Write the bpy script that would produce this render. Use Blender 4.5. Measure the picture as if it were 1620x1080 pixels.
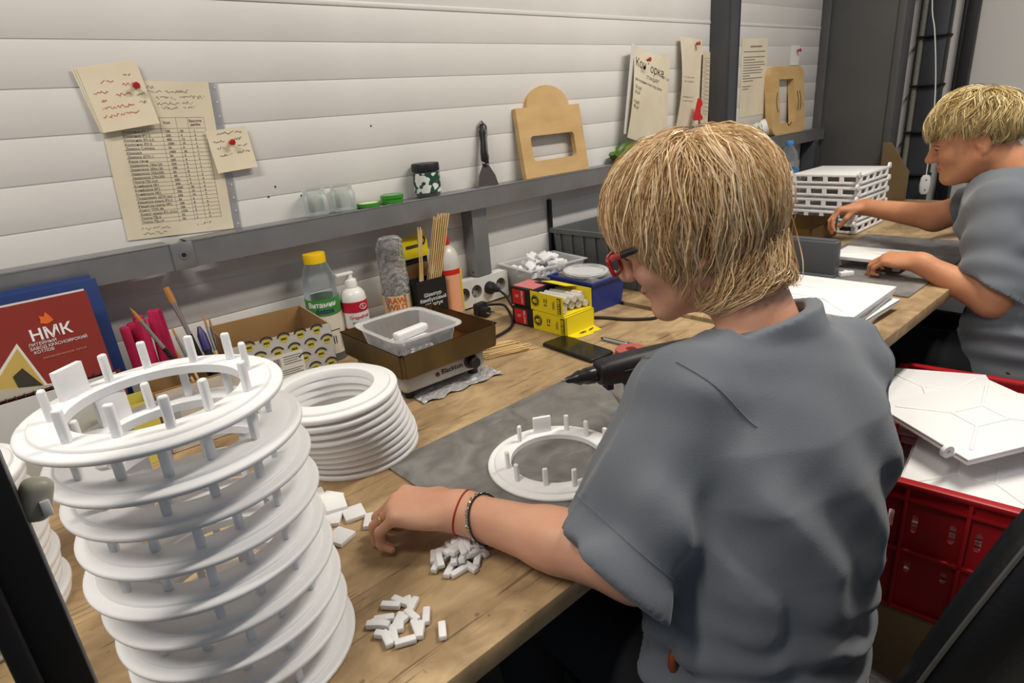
import bpy, bmesh, math, random
import numpy as np
from mathutils import Vector, Matrix, Euler

random.seed(7); np.random.seed(7)
scene = bpy.context.scene
for o in list(bpy.data.objects): bpy.data.objects.remove(o)
COL = scene.collection
PI = math.pi
def rad(a): return math.radians(a)

# ------------------------------------------------------------------ camera
CAMZ = 1.28
def make_camera(yaw, pitch, roll, fpx):
    a, b, c = rad(yaw), rad(pitch), rad(roll)
    f = Vector((math.sin(a)*math.cos(b), math.cos(a)*math.cos(b), -math.sin(b)))
    r0 = Vector((math.cos(a), -math.sin(a), 0)); d0 = f.cross(r0)
    r = math.cos(c)*r0 + math.sin(c)*d0; d = -math.sin(c)*r0 + math.cos(c)*d0
    cam = bpy.data.cameras.new('camera'); cam.sensor_width = 36; cam.lens = fpx/1620*36
    cam.clip_start = .02
    o = bpy.data.objects.new('camera', cam); COL.objects.link(o)
    m = Matrix((( r.x, -d.x, -f.x, 0), (r.y, -d.y, -f.y, 0), (r.z, -d.z, -f.z, CAMZ), (0,0,0,1)))
    o.matrix_world = m; scene.camera = o
make_camera(40.586, 20.340, 4.780, 970.4)

# ------------------------------------------------------------------ light
w = bpy.data.worlds.new('world'); scene.world = w; w.use_nodes = True
w.node_tree.nodes['Background'].inputs[0].default_value = (.70, .82, 1.0, 1)
w.node_tree.nodes['Background'].inputs[1].default_value = .17
def area(name, loc, rot, sx, sy, power, col, spread=PI):
    l = bpy.data.lights.new(name, 'AREA'); l.shape = 'RECTANGLE'; l.size = sx; l.size_y = sy
    l.energy = power; l.color = col; l.spread = spread
    o = bpy.data.objects.new(name, l); COL.objects.link(o); o.location = loc; o.rotation_euler = rot
# ceiling tubes of the workshop, all above the frame
area('ceiling_tube_bench_offscreen', (1.75, .10, 2.72), (0, 0, 0), 1.25, .16, 37, (1, .93, .83))
area('ceiling_tube_left_offscreen', (-.75, .42, 2.72), (0, 0, 0), 1.25, .16, 26, (1, .93, .83))
area('ceiling_tube_hall_offscreen', (2.9, -1.5, 2.72), (0, 0, 0), 1.25, .16, 9, (.80, .90, 1.0))
scene.view_settings.view_transform = 'Standard'; scene.view_settings.look = 'None'
scene.view_settings.gamma = 1; scene.view_settings.exposure = 0.30
scene.view_settings.use_curve_mapping = False

# ------------------------------------------------------------------ materials
def lin(c): return tuple(((x/255)/12.92 if x/255 <= .04045 else ((x/255+.055)/1.055)**2.4) for x in c)
MATS = {}
def mat(name, c, rough=.5, metal=0., spec=.5, trans=0., ior=1.45, alpha=1., c2=None, scale=8., bump=0., bscale=None,
        detail=4., coat=0., stretch=None, emit=None, sheen=0., ramp=(.35,.65), rvar=0., thin=False, sss=0., coord='Object', dist=0.):
    if name in MATS: return MATS[name]
    m = bpy.data.materials.new(name); m.use_nodes = True; nt = m.node_tree; N = nt.nodes; L = nt.links
    b = N['Principled BSDF']; I = b.inputs
    I['Base Color'].default_value = (*lin(c), 1); I['Roughness'].default_value = rough; I['Metallic'].default_value = metal
    I['IOR'].default_value = ior; I['Transmission Weight'].default_value = trans; I['Alpha'].default_value = alpha
    I['Specular IOR Level'].default_value = spec; I['Coat Weight'].default_value = coat; I['Sheen Weight'].default_value = sheen
    if sss:
        I['Subsurface Weight'].default_value = sss; I['Subsurface Radius'].default_value = (.012,.005,.003); I['Subsurface Scale'].default_value = .6
    src = None
    if c2 or bump or rvar:
        tc = N.new('ShaderNodeTexCoord'); mp = N.new('ShaderNodeMapping'); L.new(tc.outputs[coord], mp.inputs[0])
        if stretch: mp.inputs['Scale'].default_value = stretch
        n = N.new('ShaderNodeTexNoise'); n.inputs['Scale'].default_value = scale; n.inputs['Detail'].default_value = detail
        n.inputs['Distortion'].default_value = dist
        L.new(mp.outputs[0], n.inputs[0])
        if c2:
            r = N.new('ShaderNodeValToRGB'); r.color_ramp.elements[0].position = ramp[0]; r.color_ramp.elements[1].position = ramp[1]
            r.color_ramp.elements[0].color = (*lin(c), 1); r.color_ramp.elements[1].color = (*lin(c2), 1)
            L.new(n.outputs[0], r.inputs[0]); L.new(r.outputs[0], I['Base Color'])
        if rvar:
            mr = N.new('ShaderNodeMapRange'); mr.inputs[3].default_value = rough-rvar; mr.inputs[4].default_value = rough+rvar
            L.new(n.outputs[0], mr.inputs[0]); L.new(mr.outputs[0], I['Roughness'])
        if bump:
            n2 = N.new('ShaderNodeTexNoise'); n2.inputs['Scale'].default_value = bscale or scale; n2.inputs['Detail'].default_value = 4
            L.new(mp.outputs[0], n2.inputs[0])
            bp = N.new('ShaderNodeBump'); bp.inputs['Strength'].default_value = 1; bp.inputs['Distance'].default_value = bump
            L.new(n2.outputs[0], bp.inputs['Height']); L.new(bp.outputs[0], I['Normal'])
    if emit: I['Emission Color'].default_value = (*lin(emit), 1); I['Emission Strength'].default_value = 1
    MATS[name] = m; return m

def wood_table():
    m = bpy.data.materials.new('worn_plywood'); m.use_nodes = True; nt = m.node_tree; N = nt.nodes; L = nt.links
    b = N['Principled BSDF']; tc = N.new('ShaderNodeTexCoord')
    def noise(sc, det, st=(1,1,1), dis=0.):
        mp = N.new('ShaderNodeMapping'); mp.inputs['Scale'].default_value = st; L.new(tc.outputs['Object'], mp.inputs[0])
        n = N.new('ShaderNodeTexNoise'); n.inputs['Scale'].default_value = sc; n.inputs['Detail'].default_value = det
        n.inputs['Distortion'].default_value = dis; L.new(mp.outputs[0], n.inputs[0]); return n.outputs[0]
    def ramp(src, p0, c0, p1, c1):
        r = N.new('ShaderNodeValToRGB'); e = r.color_ramp.elements
        e[0].position, e[1].position = p0, p1; e[0].color = (*lin(c0),1); e[1].color = (*lin(c1),1); L.new(src, r.inputs[0]); return r.outputs[0]
    def mix(f, a, c, mode='MULTIPLY'):
        x = N.new('ShaderNodeMix'); x.data_type = 'RGBA'; x.blend_type = mode
        if isinstance(f, float): x.inputs[0].default_value = f
        else: L.new(f, x.inputs[0])
        L.new(a, x.inputs[6]); L.new(c, x.inputs[7]); return x.outputs[2]
    base = ramp(noise(3.2, 6, (1,1.4,1), .8), .30, (164,137,101), .70, (206,178,136))
    grain = ramp(noise(13, 6, (1,2.2,1), 1.4), .3, (212,206,198), .62, (255,255,255))
    c = mix(.75, base, grain)
    blot = ramp(noise(7, 7, dis=.8), .40, (118,100,80), .56, (255,255,255))
    c = mix(.42, c, blot)
    # fine dark scratches in a few directions
    for sx, sy, rz, p in ((2, 70, .5, .72), (3, 90, -.8, .73), (2.5, 60, 1.4, .735)):
        mp = N.new('ShaderNodeMapping'); mp.inputs['Rotation'].default_value = (0,0,rz); mp.inputs['Scale'].default_value = (sx, sy, 1)
        L.new(tc.outputs['Object'], mp.inputs[0]); n = N.new('ShaderNodeTexNoise'); n.inputs['Scale'].default_value = 2.2; n.inputs['Detail'].default_value = 2
        n.inputs['Distortion'].default_value = .3; L.new(mp.outputs[0], n.inputs[0])
        c = mix(.55, c, ramp(n.outputs[0], p-.05, (255,255,255), p, (84,70,58)))
    spk = ramp(noise(90, 2), .70, (255,255,255), .76, (110,95,80)); c = mix(.5, c, spk)
    L.new(c, b.inputs['Base Color']); b.inputs['Roughness'].default_value = .55; b.inputs['Specular IOR Level'].default_value = .35
    bp = N.new('ShaderNodeBump'); bp.inputs['Strength'].default_value = .5; bp.inputs['Distance'].default_value = .002
    L.new(noise(30, 5), bp.inputs['Height']); L.new(bp.outputs[0], b.inputs['Normal'])
    MATS['worn_plywood'] = m
wood_table()

def smudged_mat():
    m = bpy.data.materials.new('grey_rubber_mat'); m.use_nodes = True; nt = m.node_tree; N = nt.nodes; L = nt.links
    b = N['Principled BSDF']; tc = N.new('ShaderNodeTexCoord')
    n1 = N.new('ShaderNodeTexNoise'); n1.inputs['Scale'].default_value = 14; n1.inputs['Detail'].default_value = 6; n1.inputs['Distortion'].default_value = 1.2
    L.new(tc.outputs['Object'], n1.inputs[0])
    r = N.new('ShaderNodeValToRGB'); e = r.color_ramp.elements; e[0].position = .35; e[0].color = (*lin((104,102,100)),1); e[1].position = .75; e[1].color = (*lin((140,137,133)),1)
    L.new(n1.outputs[0], r.inputs[0])
    mp = N.new('ShaderNodeMapping'); mp.inputs['Scale'].default_value = (1, 3, 1); mp.inputs['Rotation'].default_value = (0,0,.9); L.new(tc.outputs['Object'], mp.inputs[0])
    n2 = N.new('ShaderNodeTexNoise'); n2.inputs['Scale'].default_value = 9; n2.inputs['Detail'].default_value = 3; n2.inputs['Distortion'].default_value = 1.0; L.new(mp.outputs[0], n2.inputs[0])
    r2 = N.new('ShaderNodeValToRGB'); e = r2.color_ramp.elements; e[0].position = .63; e[0].color = (0,0,0,1); e[1].position = .72; e[1].color = (.45,.45,.45,1)
    L.new(n2.outputs[0], r2.inputs[0])
    x = N.new('ShaderNodeMix'); x.data_type = 'RGBA'; L.new(r2.outputs[0], x.inputs[0]); L.new(r.outputs[0], x.inputs[6]); x.inputs[7].default_value = (*lin((160,160,158)),1)
    L.new(x.outputs[2], b.inputs['Base Color']); b.inputs['Roughness'].default_value = .5; b.inputs['Specular IOR Level'].default_value = .4
    MATS['grey_rubber_mat'] = m
smudged_mat()

mat('white_plastic', (239,239,240), .42, spec=.4)
mat('white_plastic_part', (240,240,240), .45, spec=.4)
mat('wall_panel', (214,211,207), .38, spec=.4, c2=(222,219,215), scale=3)
mat('wall_groove', (214,211,207), .5)
mat('galvanized', (146,146,147), .40, metal=.7, c2=(156,156,157), scale=14, rvar=.05, detail=6)
mat('galvanized_edge', (150,150,151), .34, metal=.7)
mat('dark_steel', (62,64,69), .45, c2=(70,72,77), scale=4)
mat('column_paint', (78,79,80), .5, c2=(86,86,86), scale=3)
mat('black_metal', (22,22,24), .45)
mat('black_plastic', (30,30,32), .5)
mat('end_wall_panel', (214,212,210), .5, c2=(220,218,215), scale=2)
mat('floor', (66,62,57), .6, c2=(84,78,70), scale=6)
mat('ceiling', (205,203,198), .8)
mat('paper', (226,216,192), .8, c2=(216,204,178), scale=9)
mat('paper_note', (230,219,194), .8, c2=(224,211,182), scale=12)
mat('paper_white', (222,220,214), .7)
mat('print', (96,92,86), .8); mat('print_black', (24,24,24), .7); mat('print_red', (196,84,72), .8); mat('print_grey', (128,122,112), .8)
mat('print_white', (238,238,238), .6); mat('print_yellow', (236,214,40), .6)
mat('pin_red', (176,28,24), .25, coat=.5)
def clear(name, c, rough, lo, hi, bump=0., bs=60., tint=None):
    m = bpy.data.materials.new(name); m.use_nodes = True; nt = m.node_tree; N = nt.nodes; L = nt.links
    b = N['Principled BSDF']; b.inputs['Base Color'].default_value = (*lin(c),1); b.inputs['Roughness'].default_value = rough
    tr = N.new('ShaderNodeBsdfTransparent'); tr.inputs[0].default_value = (*lin(tint or (250,251,252)),1); mx = N.new('ShaderNodeMixShader'); lw = N.new('ShaderNodeFresnel'); lw.inputs[0].default_value = 1.45
    mr = N.new('ShaderNodeMapRange'); mr.inputs[2].default_value = .6; mr.inputs[3].default_value = lo; mr.inputs[4].default_value = hi
    L.new(lw.outputs[0], mr.inputs[0]); L.new(mr.outputs[0], mx.inputs[0]); L.new(tr.outputs[0], mx.inputs[1]); L.new(b.outputs[0], mx.inputs[2]); L.new(mx.outputs[0], N['Material Output'].inputs[0])
    if bump:
        n = N.new('ShaderNodeTexNoise'); n.inputs['Scale'].default_value = bs; n.inputs['Detail'].default_value = 5; tc = N.new('ShaderNodeTexCoord'); L.new(tc.outputs['Object'], n.inputs[0])
        bp = N.new('ShaderNodeBump'); bp.inputs['Distance'].default_value = bump; L.new(n.outputs[0], bp.inputs['Height']); L.new(bp.outputs[0], b.inputs['Normal']); L.new(bp.outputs[0], lw.inputs[1])
    MATS[name] = m; return m
clear('clear_film', (240,240,240), .15, .12, .8); clear('glass', (236,240,238), .05, .03, .7, tint=(248,250,249)); clear('thin_plastic', (236,236,236), .2, .15, .85, .002, 60)
clear('clear_bottle', (220,226,230), .06, .06, .8, tint=(236,240,241)); clear('crinkled_film', (244,244,246), .10, .08, 1., .016, 75)
mat('lid_green', (58,140,40), .3, coat=.4); mat('lid_cream', (216,220,186), .5)
mat('plywood', (206,172,118), .6, c2=(188,152,100), scale=7, stretch=(1,1,3), ramp=(.4,.75)); mat('plywood_edge', (150,116,76), .7)
mat('cardboard', (156,122,78), .8, c2=(142,108,66), scale=6); mat('cardboard_print', (200,196,188), .7, c2=(188,184,176), scale=10)
mat('cardboard_dark', (124,96,62), .8)
mat('skin', (217,168,139), .48, sss=.12, c2=(207,149,121), scale=14, ramp=(.3,.75), spec=.35, bump=.0006, bscale=90)
mat('skin_tan', (208,150,112), .5, sss=.12, c2=(192,128,94), scale=14, ramp=(.3,.75), spec=.35)
mat('shirt', (112,117,124), .9, spec=.15, sheen=.2, c2=(104,109,117), scale=5, bump=.0003, bscale=500)
mat('trousers', (26,27,31), .8, c2=(28,29,34), scale=30)
mat('red_plastic', (170,22,28), .4); mat('blue_plastic', (36,54,130), .42); mat('grey_plastic', (96,99,98), .5, c2=(88,91,90), scale=5)
mat('slate_plastic', (84,88,94), .45)
mat('chair_black', (24,24,25), .42, bump=.0006, bscale=160)
mat('piping', (84,82,78), .45)  # edge piping; the highlight along the seam is put into its lighter colour
mat('rust_tray', (108,86,48), .4, metal=.35, c2=(78,60,34), scale=9, rvar=.1, stretch=(1,1,.4), bump=.0008, bscale=40)
mat('rust_inside', (142,84,34), .35, metal=.3, c2=(110,62,26), scale=8)
mat('wax', (196,86,52), .3)
mat('hotplate', (196,194,190), .4, c2=(182,179,174), scale=8)
mat('foil', (206,206,208), .35, metal=.45, bump=.008, bscale=90)
mat('yellow_card', (236,214,30), .5); mat('yellow_plain', (214,202,96), .7); mat('red_card', (196,34,34), .5)
mat('bamboo', (226,196,138), .6, c2=(208,174,114), scale=20)
mat('orange_glue', (236,170,130), .5); mat('cap_red', (206,40,34), .35); mat('cap_yellow', (246,200,20), .4); mat('cap_blue', (70,140,206), .4)
mat('bottle_milk', (228,224,216), .3, trans=.25)
mat('pump_white', (236,234,230), .3); mat('label_red', (196,30,56), .5); mat('label_green', (64,140,62), .5); mat('label_cream', (226,218,200), .6)
mat('water_blue', (60,150,214), .5)
mat('navy', (28,52,110), .5); mat('maroon', (138,48,40), .5); mat('page_grey', (190,192,192), .7); mat('photo_dark', (60,58,48), .5); mat('photo_gold', (196,170,90), .5); mat('photo_sky', (110,150,176), .5)
mat('pink_foam', (206,36,92), .7, c2=(186,26,76), scale=20)
mat('brush_black', (28,28,30), .35); mat('ferrule', (190,186,180), .25, metal=.9); mat('bristle', (176,122,62), .7); mat('marker_blue', (44,40,96), .4)
mat('screen', (22,22,18), .16, spec=.5); mat('pen_clear', (200,206,214), .2, trans=.4); mat('pen_blue', (30,70,180), .35)
mat('strip_white', (226,226,222), .4); mat('socket_grey', (150,146,142), .5)
mat('glasses_red', (168,24,34), .3, coat=.4); mat('lens', (230,236,240), .03, trans=1., ior=1.05)
mat('gold', (206,178,110), .25, metal=1.); mat('silver', (214,210,200), .22, metal=1.); mat('cord_red', (176,30,32), .6); mat('leather', (150,72,32), .5)
mat('green_film', (84,116,34), .4, c2=(58,92,26), scale=30); mat('cup_print', (120,160,70), .5)
mat('hose', (150,148,136), .5); mat('blue_label', (44,132,200), .5)
mat('lips', (176,96,86), .45); mat('brow', (120,92,64), .7); mat('eye', (226,222,216), .3); mat('knob_grey', (170,166,150), .4)

def hair_mat(name, c0, c1, c2):
    m = bpy.data.materials.new(name); m.use_nodes = True; nt = m.node_tree; N = nt.nodes; L = nt.links
    b = N['Principled BSDF']; a = N.new('ShaderNodeAttribute'); a.attribute_name = 'tone'
    r = N.new('ShaderNodeValToRGB'); e = r.color_ramp.elements
    e[0].position = 0; e[0].color = (*lin(c0),1); e[1].position = 1; e[1].color = (*lin(c2),1)
    k = e.new(.5); k.color = (*lin(c1),1)
    L.new(a.outputs['Fac'], r.inputs[0]); L.new(r.outputs[0], b.inputs['Base Color'])
    b.inputs['Roughness'].default_value = .38; b.inputs['Specular IOR Level'].default_value = .5
    MATS[name] = m
hair_mat('hair_blonde', (170,132,86), (230,196,146), (254,236,202))
hair_mat('hair_straw', (118,94,56), (196,170,112), (238,220,170))
mat('scalp_blonde', (186,150,104), .6); mat('scalp_straw', (140,114,74), .7, c2=(122,98,62), scale=60)

# ------------------------------------------------------------------ mesh helpers
def finish(bm, name, m, parent=None, smooth=True, angle=40, recalc=True):
    if recalc: bmesh.ops.recalc_face_normals(bm, faces=bm.faces)
    me = bpy.data.meshes.new(name); bm.to_mesh(me); bm.free()
    return link(me, name, m, parent, smooth, angle)
def link(me, name, m, parent=None, smooth=True, angle=40):
    for mm in (m if isinstance(m, (list, tuple)) else [m]):
        me.materials.append(MATS[mm] if isinstance(mm, str) else mm)
    if smooth:
        me.shade_smooth()
        if angle and angle < 180: me.set_sharp_from_angle(angle=rad(angle))
    o = bpy.data.objects.new(name, me); COL.objects.link(o); o.parent = parent
    return o
def tag(o, label, cat, group=None):
    o['label'] = label; o['category'] = cat
    if group: o['group'] = group
    return o
def thing(name, label, cat, loc=(0,0,0), rot=0., group=None):
    o = bpy.data.objects.new(name, None); COL.objects.link(o); o.empty_display_size = .02
    o.location = loc; o.rotation_euler = rot if isinstance(rot, (tuple, Euler)) else (0,0,rot)
    return tag(o, label, cat, group)
def struct(o): o['kind'] = 'structure'; return o
def place(o, loc, rot=0.):
    o.location = loc; o.rotation_euler = rot if isinstance(rot, (tuple, Euler)) else (0,0,rot); return o
def copy_tree(o, parent=None):
    c = o.copy(); COL.objects.link(c); c.parent = parent
    for ch in list(o.children): copy_tree(ch, c)
    return c
def merge(bm, t):
    me = bpy.data.meshes.new('tmp'); t.to_mesh(me); t.free(); bm.from_mesh(me); bpy.data.meshes.remove(me)
def box(bm, c, s, bev=0., seg=2, rot=None, taper=None):
    t = bmesh.new(); bmesh.ops.create_cube(t, size=1)
    for v in t.verts:
        k = 1.
        if taper and v.co.z > 0: k = taper
        v.co = Vector((v.co.x*s[0]*k, v.co.y*s[1]*k, v.co.z*s[2]))
    if bev: bmesh.ops.bevel(t, geom=list(t.edges), offset=bev, segments=seg, affect='EDGES', profile=.5)
    M = Matrix.Translation(c)
    if rot: M = M @ Euler(rot).to_matrix().to_4x4()
    t.transform(M); merge(bm, t); return bm
def nb(): return bmesh.new()
def boxo(name, m, c, s, parent=None, bev=0., rot=None, seg=2, taper=None, **k):
    b = nb(); box(b, c, s, bev, seg, rot, taper); return finish(b, name, m, parent, **k)
def lathe(bm, prof, n=40, M=None, closed=False):
    M = M or Matrix()
    rings = []
    for r, z in prof:
        if r < 1e-6: rings.append([bm.verts.new(M @ Vector((0,0,z)))])
        else: rings.append([bm.verts.new(M @ Vector((r*math.cos(2*PI*i/n), r*math.sin(2*PI*i/n), z))) for i in range(n)])
    pairs = list(zip(rings, rings[1:])) + ([(rings[-1], rings[0])] if closed else [])
    for a, b in pairs:
        for i in range(n):
            j = (i+1) % n
            if len(a) == 1 and len(b) == 1: continue
            if len(a) == 1: bm.faces.new((a[0], b[i], b[j]))
            elif len(b) == 1: bm.faces.new((a[i], b[0], a[j]))
            else: bm.faces.new((a[i], b[i], b[j], a[j]))
    return bm
def latheo(name, m, prof, parent=None, n=40, M=None, closed=False, **k):
    b = nb(); lathe(b, prof, n, M, closed); return finish(b, name, m, parent, **k)
def tube(bm, pts, r, n=8, cap=True):
    pts = [Vector(p) for p in pts]; K = len(pts)
    rr = r if isinstance(r, (list, tuple)) else [r]*K
    t0 = (pts[1]-pts[0]).normalized()
    u = t0.orthogonal().normalized(); rings = []
    for i, p in enumerate(pts):
        t = (pts[min(i+1, K-1)] - pts[max(i-1, 0)]).normalized()
        u = (u - t*u.dot(t)).normalized(); v = t.cross(u)
        rings.append([bm.verts.new(p + rr[i]*(math.cos(2*PI*k/n)*u + math.sin(2*PI*k/n)*v)) for k in range(n)])
    for a, b in zip(rings, rings[1:]):
        for k in range(n): bm.faces.new((a[k], a[(k+1)%n], b[(k+1)%n], b[k]))
    if cap: bm.faces.new(rings[0][::-1]); bm.faces.new(rings[-1])
    return bm
def tubeo(name, m, pts, r, parent=None, n=8, **k):
    b = nb(); tube(b, pts, r, n); return finish(b, name, m, parent, **k)
def smooth_path(pts, k=8):
    P = [Vector(p) for p in pts]; out = []
    for i in range(len(P)-1):
        p0, p1, p2, p3 = P[max(i-1,0)], P[i], P[i+1], P[min(i+2,len(P)-1)]
        for j in range(k):
            t = j/k; out.append(.5*((2*p1)+(p2-p0)*t+(2*p0-5*p1+4*p2-p3)*t*t+(3*p1-p0-3*p2+p3)*t**3))
    out.append(P[-1]); return out
def plate(bm, outer, holes, thick, M=None):
    """flat plate in local XZ facing -Y, thickness along +Y, with holes"""
    t = bmesh.new(); edges = []
    for loop in [outer]+list(holes):
        vs = [t.verts.new((x, 0, z)) for x, z in loop]
        edges += [t.edges.new((vs[i], vs[(i+1)%len(vs)])) for i in range(len(vs))]
    bmesh.ops.triangle_fill(t, edges=edges, use_beauty=True)
    r = bmesh.ops.extrude_face_region(t, geom=list(t.faces))
    for v in r['geom']:
        if isinstance(v, bmesh.types.BMVert): v.co.y += thick
    if M: t.transform(M)
    merge(bm, t); return bm
def rrect(x0, z0, x1, z1, r, n=5):
    out = []
    for cx, cz, a0 in ((x1-r, z1-r, 0), (x0+r, z1-r, 90), (x0+r, z0+r, 180), (x1-r, z0+r, 270)):
        for i in range(n+1):
            a = rad(a0+90*i/n); out.append((cx+r*math.cos(a), cz+r*math.sin(a)))
    return out
def open_bin(bm, sx, sy, h, t, taper=1., rim=0., floor=None, rimh=.006):
    """open-top bin standing on z=0, footprint scaled by 1/taper at the base"""
    f = floor or t
    def ring(ax, ay, z): return [bm.verts.new((x*ax/2, y*ay/2, z)) for x, y in ((-1,-1),(1,-1),(1,1),(-1,1))]
    bx, by = sx*taper, sy*taper
    seq = [ring(bx, by, 0)]
    if rim:
        seq += [ring(sx, sy, h-rimh), ring(sx+2*rim, sy+2*rim, h-rimh), ring(sx+2*rim, sy+2*rim, h)]
    else: seq += [ring(sx, sy, h)]
    seq += [ring(sx-2*t, sy-2*t, h), ring(bx-2*t, by-2*t, f)]
    bm.faces.new(seq[0][::-1])
    for a, b in zip(seq, seq[1:]):
        for i in range(4): bm.faces.new((a[i], a[(i+1)%4], b[(i+1)%4], b[i]))
    bm.faces.new(seq[-1]); return bm
def text(s, size, m, parent, loc, rot=(PI/2,0,0), name='lettering', align='LEFT', ext=.0002, sx=1., bold=0., spacing=1.):
    cu = bpy.data.curves.new('t', 'FONT'); cu.body = s; cu.size = size; cu.extrude = ext; cu.align_x = align; cu.resolution_u = 2
    cu.offset = bold; cu.space_line = spacing
    o = bpy.data.objects.new('t', cu); COL.objects.link(o)
    dg = bpy.context.evaluated_depsgraph_get(); me = bpy.data.meshes.new_from_object(o.evaluated_get(dg))
    bpy.data.objects.remove(o); bpy.data.curves.remove(cu); me.name = name
    me.materials.clear(); me.materials.append(MATS[m])
    q = bpy.data.objects.new(name, me); COL.objects.link(q); q.parent = parent; q.location = loc; q.rotation_euler = rot; q.scale = (sx,1,1)
    return q

def bend(o, fn):
    """bake the object's transform into its mesh, then move every vertex with fn"""
    M = Matrix.LocRotScale(o.location, o.rotation_euler, o.scale)
    for v in o.data.vertices: v.co = fn(M @ v.co)
    o.location = (0,0,0); o.rotation_euler = (0,0,0); o.scale = (1,1,1); return o
def text_cyl(s, size, m, parent, R, z, ang, **k):
    """lettering wrapped round an upright cylinder, centred on the angle ang"""
    q = text(s, size, m, parent, (0,0,z), (PI/2,0,0), align='CENTER', ext=.0003, **k)
    def fn(c):
        a = ang+c.x/R; r = R-c.y; return Vector((r*math.cos(a), r*math.sin(a), c.z))
    return bend(q, fn)
def text_curl(s, size, m, parent, x, z, curl, wd, hg, **k):
    q = text(s, size, m, parent, (x,0,z), (PI/2,0,0), ext=.0001, **k)
    return bend(q, lambda c: Vector((c.x, -curl(min(max((c.x+wd/2)/wd,0),1), min(max((c.z+hg/2)/hg,0),1))-.0006, c.z)))

# ================================================================== the room
WY = 1.44
fl = struct(boxo('floor', 'floor', (1.2, -.6, -.05), (5.6, 4.4, .1)))
ce = struct(boxo('ceiling', 'ceiling', (1.2, -.6, 2.85), (5.6, 4.4, .1)))
wb = struct(boxo('wall_back', 'wall_groove', (1.2, WY+.0512, 1.4), (5.6, .1, 2.8)))
pm = nb(); box(pm, (0,0,0), (5.5, .004, .0776), .0011, 2)
p0 = finish(pm, 'panel', 'wall_panel', wb)
zs = [1.547 - .0805/2 - .0805*k for k in range(-12, 18)]
for i, z in enumerate(zs):
    p = p0 if i == 0 else p0.copy()
    if i: COL.objects.link(p)
    p.parent = wb; p.location = (1.2, WY+.002, z)
# raised double joint between two cladding sheets
boxo('joint_strip', 'wall_panel', (1.2, WY+.001, 1.549), (5.5, .008, .012), wb, .003)
for x, z in ((.617,1.137), (.56,1.165), (.54,1.145), (.83,1.278), (1.027,.985)):
    latheo('screw', 'black_plastic', [(0,0),(.0022,0),(.0018,.0015),(0,.002)], wb, 10, Matrix.Translation((x, WY, z)) @ Matrix.Rotation(PI/2, 4, 'X'))

wr = struct(boxo('wall_right', 'end_wall_panel', (3.86, -.6, 1.4), (.1, 4.2, 2.8)))
for y0, y1 in ((1.14, 1.43), (.955, 1.02), (.3, .895), (-.4, .295)):
    boxo('panel', 'end_wall_panel', (3.806, (y0+y1)/2, 1.4), (.012, y1-y0, 2.78), wr, .003)

# steel column at the end of the bench
c = thing('steel_column', 'broad dark grey steel column at the far end of the workbench', 'column', (3.39, 1.26, 0))
boxo('web', 'column_paint', (.06, 0, 1.39), (.12, .36, 2.78), c, .004)
boxo('flange', 'column_paint', (-.008, .158, 1.39), (.016, .042, 2.78), c, .003)
boxo('flange', 'column_paint', (-.004, -.172, 1.39), (.02, .03, 2.78), c, .003)
boxo('base_plate', 'column_paint', (.06, 0, .012), (.2, .362, .024), c, .003)

# post against the wall behind the first worker
c = thing('steel_post', 'dark steel post fixed to the white wall between pinned papers', 'post', (2.402, 1.392, 0))
boxo('web', 'dark_steel', (0, .004, 1.39), (.046, .088, 2.78), c, .003)
boxo('flange', 'dark_steel', (.002, -.042, 1.39), (.056, .008, 2.78), c, .002)
boxo('cable_duct', 'black_metal', (.034, -.02, 1.39), (.016, .05, 2.78), c, .003)

# cable duct post on the end wall, with corrugated hose and cable ties
c = thing('cable_duct', 'dark grey vertical cable duct carrying a corrugated hose', 'duct', (3.76, 1.04, 0))
boxo('duct_body', 'dark_steel', (0, 0, 1.39), (.07, .092, 2.78), c, .004)
pts = [(-.045, .052, .3+.01*i) for i in range(2)]
b = nb()
prof = []
for i in range(360):
    z = .55 + i*.006
    prof += [(.0105, z), (.0135, z+.0015), (.0135, z+.003), (.0105, z+.0045)]
lathe(b, prof, 10, Matrix.Translation((-.03, .062, 0))); finish(b, 'corrugated_hose', 'hose', c)
for z in (.82, 1.03, 1.25, 1.47, 1.7):
    b = nb(); box(b, (-.012, .012, z), (.10, .13, .008), .002); finish(b, 'cable_tie', 'black_plastic', c)

c = thing('black_post', 'slim black steel post on the end wall behind the second worker', 'post', (3.77, .918, 0))
boxo('post_body', 'black_metal', (0, 0, 1.39), (.06, .055, 2.78), c, .004)
boxo('post_lip', 'black_metal', (-.033, .02, 1.39), (.008, .016, 2.78), c, .002)

# white pull-cord switch hanging on the end wall
c = thing('pull_switch', 'white oval switch hanging on a thin white cord', 'switch', (3.6, .959, .788))
M_ = Matrix.Diagonal((1, .45, 1, 1))
b = nb(); lathe(b, [(0,-.048),(.013,-.046),(.021,-.034),(.0245,0),(.021,.034),(.013,.046),(0,.048)], 24, Matrix.Rotation(rad(-55),4,'Z') @ M_)
finish(b, 'switch_body', 'pump_white', c)
for dz in (-.024, .024):
    latheo('screw', 'socket_grey', [(0,0),(.0045,0),(.004,.002),(0,.002)], c, 12, Matrix.Rotation(rad(-55),4,'Z') @ Matrix.Translation((0,-.0105,dz)) @ Matrix.Rotation(PI/2,4,'X'))
tubeo('cord', 'pump_white', smooth_path([(0,0,.045),(0,.002,.2),(0,.012,.4),(0,.031,.556),(0,.055,.7),(0,.082,.827),(0,.11,1.2),(0,.12,1.98)], 5), .0028, c, 6)

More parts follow.
